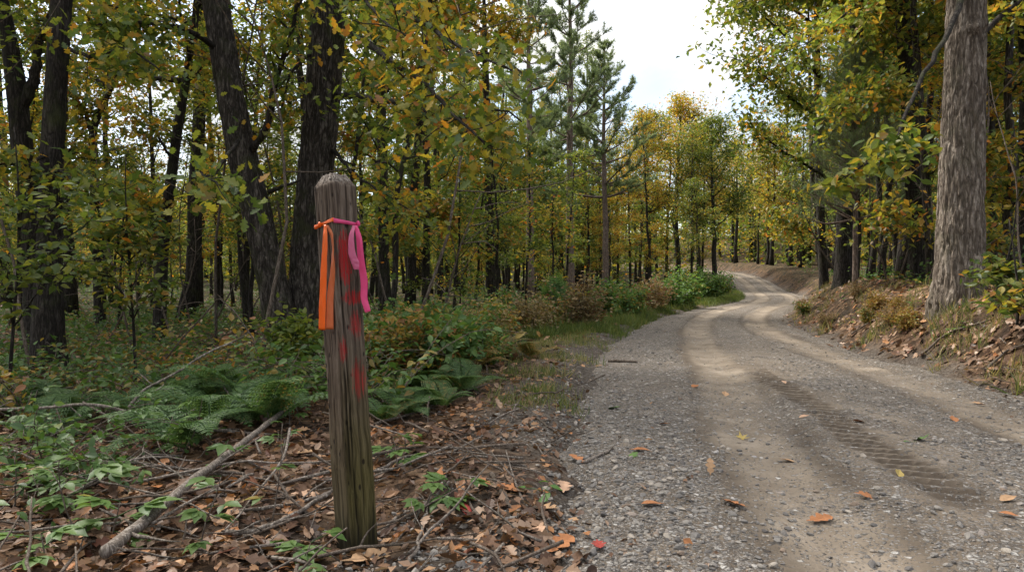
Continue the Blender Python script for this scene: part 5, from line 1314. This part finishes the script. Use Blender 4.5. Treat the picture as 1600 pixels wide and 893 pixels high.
for a in [(945, 497, 'green', 1.5, 'pale green round bush in the verge below the bushy topped pine', None, .30, 1.35), (1072, 480, 'green', 1.7, 'bright green bush inside the bend, nearest the grass', None, .30, 1.45), (1105, 470, 'green', 1.8, 'grey green bush inside the road bend', None, .25, 1.25),
          (1040, 483, 'green', 1.4, 'low green bush left of the bright one in the bend', None, .2, 1.3), (1010, 488, 'dry', 1.6, 'straw coloured weed clump inside the bend', None, .5, 1.2), (980, 496, 'green', 1.2, 'small pale bush between the round bush and the straw weeds', None, .35, 1.4),
          (1130, 464, 'green', 1.6, 'green bush at the tip of the grass inside the bend', None, .34, 1.2), (905, 515, 'dry', 1.4, 'reddish dry weed beside the round pale bush', None, .4, 1.0)]:
    bush(*a)
for k in range(95):
    px = rf.uniform(600, 930); py = rf.uniform(0, 1); py = 505 + (930 - px) * .12 + py * 62
    a_, b_ = G(px, py); l_, z_, h_ = road_coord([a_], [b_])
    if -l_[0] - h_[0] < 1.5: continue
    kind = ['dry', 'green', 'leafy', 'green', 'green'][rf.integers(0, 5)]
    nm = {'dry': 'rusty dry weed clump in the weedy verge', 'leafy': 'dark leafy weed bush in the weedy verge', 'green': 'olive green fine leaved bush in the weedy verge'}[kind]
    bush(px, py, kind, rf.uniform(.5, 1.1), nm, nm.replace('clump', 'clumps').replace('bush', 'bushes'), rf.uniform(.15, .58), rf.uniform(1.05, 1.5))
for k in range(9):
    px = rf.uniform(1232, 1440); py = 462 + rf.uniform(0, 45) + (px - 1232) * .06
    kind = ['dry', 'green', 'leafy'][rf.integers(0, 3)]
    nm = {'dry': 'brown dry weed on the right bank', 'leafy': 'leafy yellow green shrub on the right bank', 'green': 'fine leaved shrub on the right bank'}[kind]
    bush(px, py, kind, rf.uniform(.28, .5), nm, nm.replace('weed', 'weeds').replace('shrub', 'shrubs'), rf.uniform(.4, .75), rf.uniform(1, 1.25))

# ------------------------------------------------------------------ sticks and dead branches
def stick(pts, r0, r1, label, group=None, m=M_STICK, name='dead_branch', cat='branch', rng=rf, twigs=2, lift=0, sides=9, wob=.008):
    W = []
    for q in pts:
        if len(q) == 2:
            a, b = G(*q); W.append((a, b, float(surf_z([a], [b])[0]) + r0 * .8 + lift))
        else: W.append(tuple(P(*q)))
    c = smooth_path(W, 36); n = len(c); c = c + np.stack([fbm(np.arange(n) * .35, np.full(n, k * 7.3 + len(label)), s=5) for k in range(3)], 1) * wob * np.array([1, 1, .5])
    org = c[0].copy(); mb = MB(); rad = np.linspace(r0, r1, n) * (1 + .12 * fbm(np.arange(n) * .6, np.full(n, 3.3 + len(label)), s=9)); mb.tube(c - org, rad, sides)
    o = put(name, mb.mesh(name, m, True), None, tuple(org)); tag(o, label, cat, group)
    for k in range(twigs):
        q = rng.integers(int(n * .3), n - 3); t = branch(rng, c[q] - org, (c[q + 1] - c[q]) / np.linalg.norm(c[q + 1] - c[q]) + rng.normal(size=3) * np.array([.7, .7, .3]) + np.array([0, 0, .15]), rng.uniform(.1, .3), 5, 0, .12)
        b = MB(); b.tube(t, np.linspace(rad[q] * .5, .0015, 6), 5); put('twig', b.mesh('twig', m, True), o)
    return o
stick([(445, 660), (375, 720), (300, 782), (235, 840), (165, 900)], .017, .027, 'thick weathered grey log lying diagonally left of the post', name='weathered_log', cat='log', lift=.075, twigs=1)
stick([(-20, 640, 4.6), (60, 637, 4.6), (145, 632, 4.6), (240, 655, 4.65), (340, 672, 4.7), (430, 680, 4.75), (520, 690, 4.8)], .010, .013, 'long bare branch lying level behind the weathered log', twigs=4)
stick([(185, 655, 5.2), (225, 610, 5.4), (270, 585, 5.5), (320, 553, 5.7), (362, 535, 5.9)], .013, .007, 'pale arching dead branch above the ferns', twigs=3)
stick([(340, 842), (400, 835), (460, 812), (515, 778)], .013, .010, 'grey stick running to the left side of the post foot', lift=.01, twigs=1)
stick([(590, 742), (640, 722), (700, 715), (752, 690)], .009, .005, 'stick running right from behind the post', lift=.02)
stick([(360, 812), (420, 800), (480, 790), (525, 772)], .009, .008, 'thinner stick lying parallel above the grey stick', lift=.015, twigs=1)
stick([(-10, 705), (60, 738), (120, 765), (200, 785), (290, 805), (345, 835)], .006, .004, 'thin dead branch curving across the left foreground', lift=.06, twigs=4)
stick([(768, 748), (785, 778), (800, 800), (832, 832)], .014, .009, 'curved bark covered stick right of the post', lift=.0, twigs=1, m=M_TWIG)
stick([(838, 655), (862, 672), (886, 692)], .009, .006, 'short brown stick on the verge', m=M_TWIG, twigs=1)
stick([(915, 727), (935, 716), (957, 706)], .012, .008, 'short grey stick at the edge of the gravel', twigs=1)
stick([(585, 668), (650, 650), (700, 628), (765, 602)], .010, .006, 'long dark stick lying behind the post towards the verge', m=M_TWIG, lift=.02)
stick([(952, 566), (975, 566), (996, 567)], .018, .016, 'dark short stick on the gravel shoulder', m=M_TWIG, twigs=0)
stick([(260, 560, 7.2), (330, 478, 7.0), (350, 472, 6.9), (390, 520, 6.8), (415, 600, 6.6)], .009, .006, 'thin dark arched stem above the fern patch', m=M_TWIG, twigs=5)
stick([(150, 690, 4.9), (200, 640, 5.0), (255, 600, 5.1)], .005, .003, 'thin twig leaning among the ferns', twigs=3)
stick([(346, 600, 5.6), (375, 640, 5.3), (398, 678, 5.0)], .007, .004, 'pale short twig leaning on the level branch', twigs=1)
stick([(640, 893), (655, 850), (670, 800), (700, 760)], .008, .004, 'thin stick pointing up the verge at the bottom', lift=.01, twigs=2)
stick([(590, 842), (630, 815), (680, 790)], .009, .005, 'pale stick lying against the post foot', lift=.012, twigs=1)
stick([(1440, 560), (1480, 530), (1510, 515), (1550, 505)], .016, .009, 'long root like branch on the right bank', m=M_TWIG, lift=.02)
stick([(1330, 525), (1370, 500), (1390, 480)], .014, .007, 'dark branch poking from the bank edge', m=M_TWIG, lift=.02)
stick([(1540, 585), (1570, 560), (1610, 545)], .016, .010, 'thick fallen branch low on the right bank', m=M_TWIG, lift=.02)
# small twigs, one of each shape copied
TW = []
for k in range(6):
    b = MB(); rng = np.random.default_rng(800 + k); t = branch(rng, (-.5, 0, 0), (1, 0, 0), 1.0, 8, 0, .16); b.tube(t, np.linspace(.016, .006, 9), 5)
    for s in range(rng.integers(0, 3)): q = rng.integers(2, 7); b.tube(branch(rng, t[q], (1, rng.normal(), .2), .3, 4, 0, .15), np.linspace(.008, .003, 5), 4)
    TW.append([b.mesh('twig', m, True) for m in (M_STICK, M_TWIG)])
x, y = scatter_xy(1800, 2.0, 8, rf, -120, 1650); lat, zr, hw = road_coord(x, y); c = 0
for k in range(len(x)):
    e = abs(lat[k]) - hw[k]
    if e < .15 or c >= 280: continue
    c += 1; s = rf.uniform(.15, .85) if lat[k] < 0 else rf.uniform(.15, .6); o = put('twig', TW[k % 6][int(rf.uniform() < .6)], None, (x[k], y[k], float(surf_z([x[k]], [y[k]])[0]) + .02)); o.scale = (s, min(s, .5), min(s, .5)); o.rotation_euler = (rf.uniform(0, 6), rf.normal() * .16, rf.uniform(0, 6.28))
    pxk = x[k] / y[k] * F + 800
    if lat[k] > 0: tag(o, 'small brown twig in the leaf litter of the right bank', 'twig', 'twigs on the right bank')
    elif pxk < 540: tag(o, 'small dead twig in the leaf litter left of the post', 'twig', 'twigs left of the post')
    else: tag(o, 'small dead twig on the litter between post and road', 'twig', 'twigs between post and road')

x, y = scatter_xy(70, 3.0, 7.5, rf, -80, 760); lat, zr, hw = road_coord(x, y); c = 0
for k in range(len(x)):
    pxk = x[k] / y[k] * F + 800
    if -lat[k] - hw[k] < 1.0 or c >= 30 or (480 < pxk < 640 and y[k] < 3.6): continue
    c += 1; s = rf.uniform(.8, 1.6); o = put('dead_branch', TW[k % 6][0 if rf.uniform() < .65 else 1], None, (x[k], y[k], gz(x[k], y[k]) + .07)); o.scale = (s, .6, .6); o.rotation_euler = (rf.uniform(0, 6), rf.normal() * .17, rf.uniform(0, 6.28))
    sd_ = 'left of the post' if pxk < 550 else 'right of the post'
    tag(o, f'long thin dead branch lying crisscross over the undergrowth {sd_}', 'branch', f'thin dead branches {sd_}')
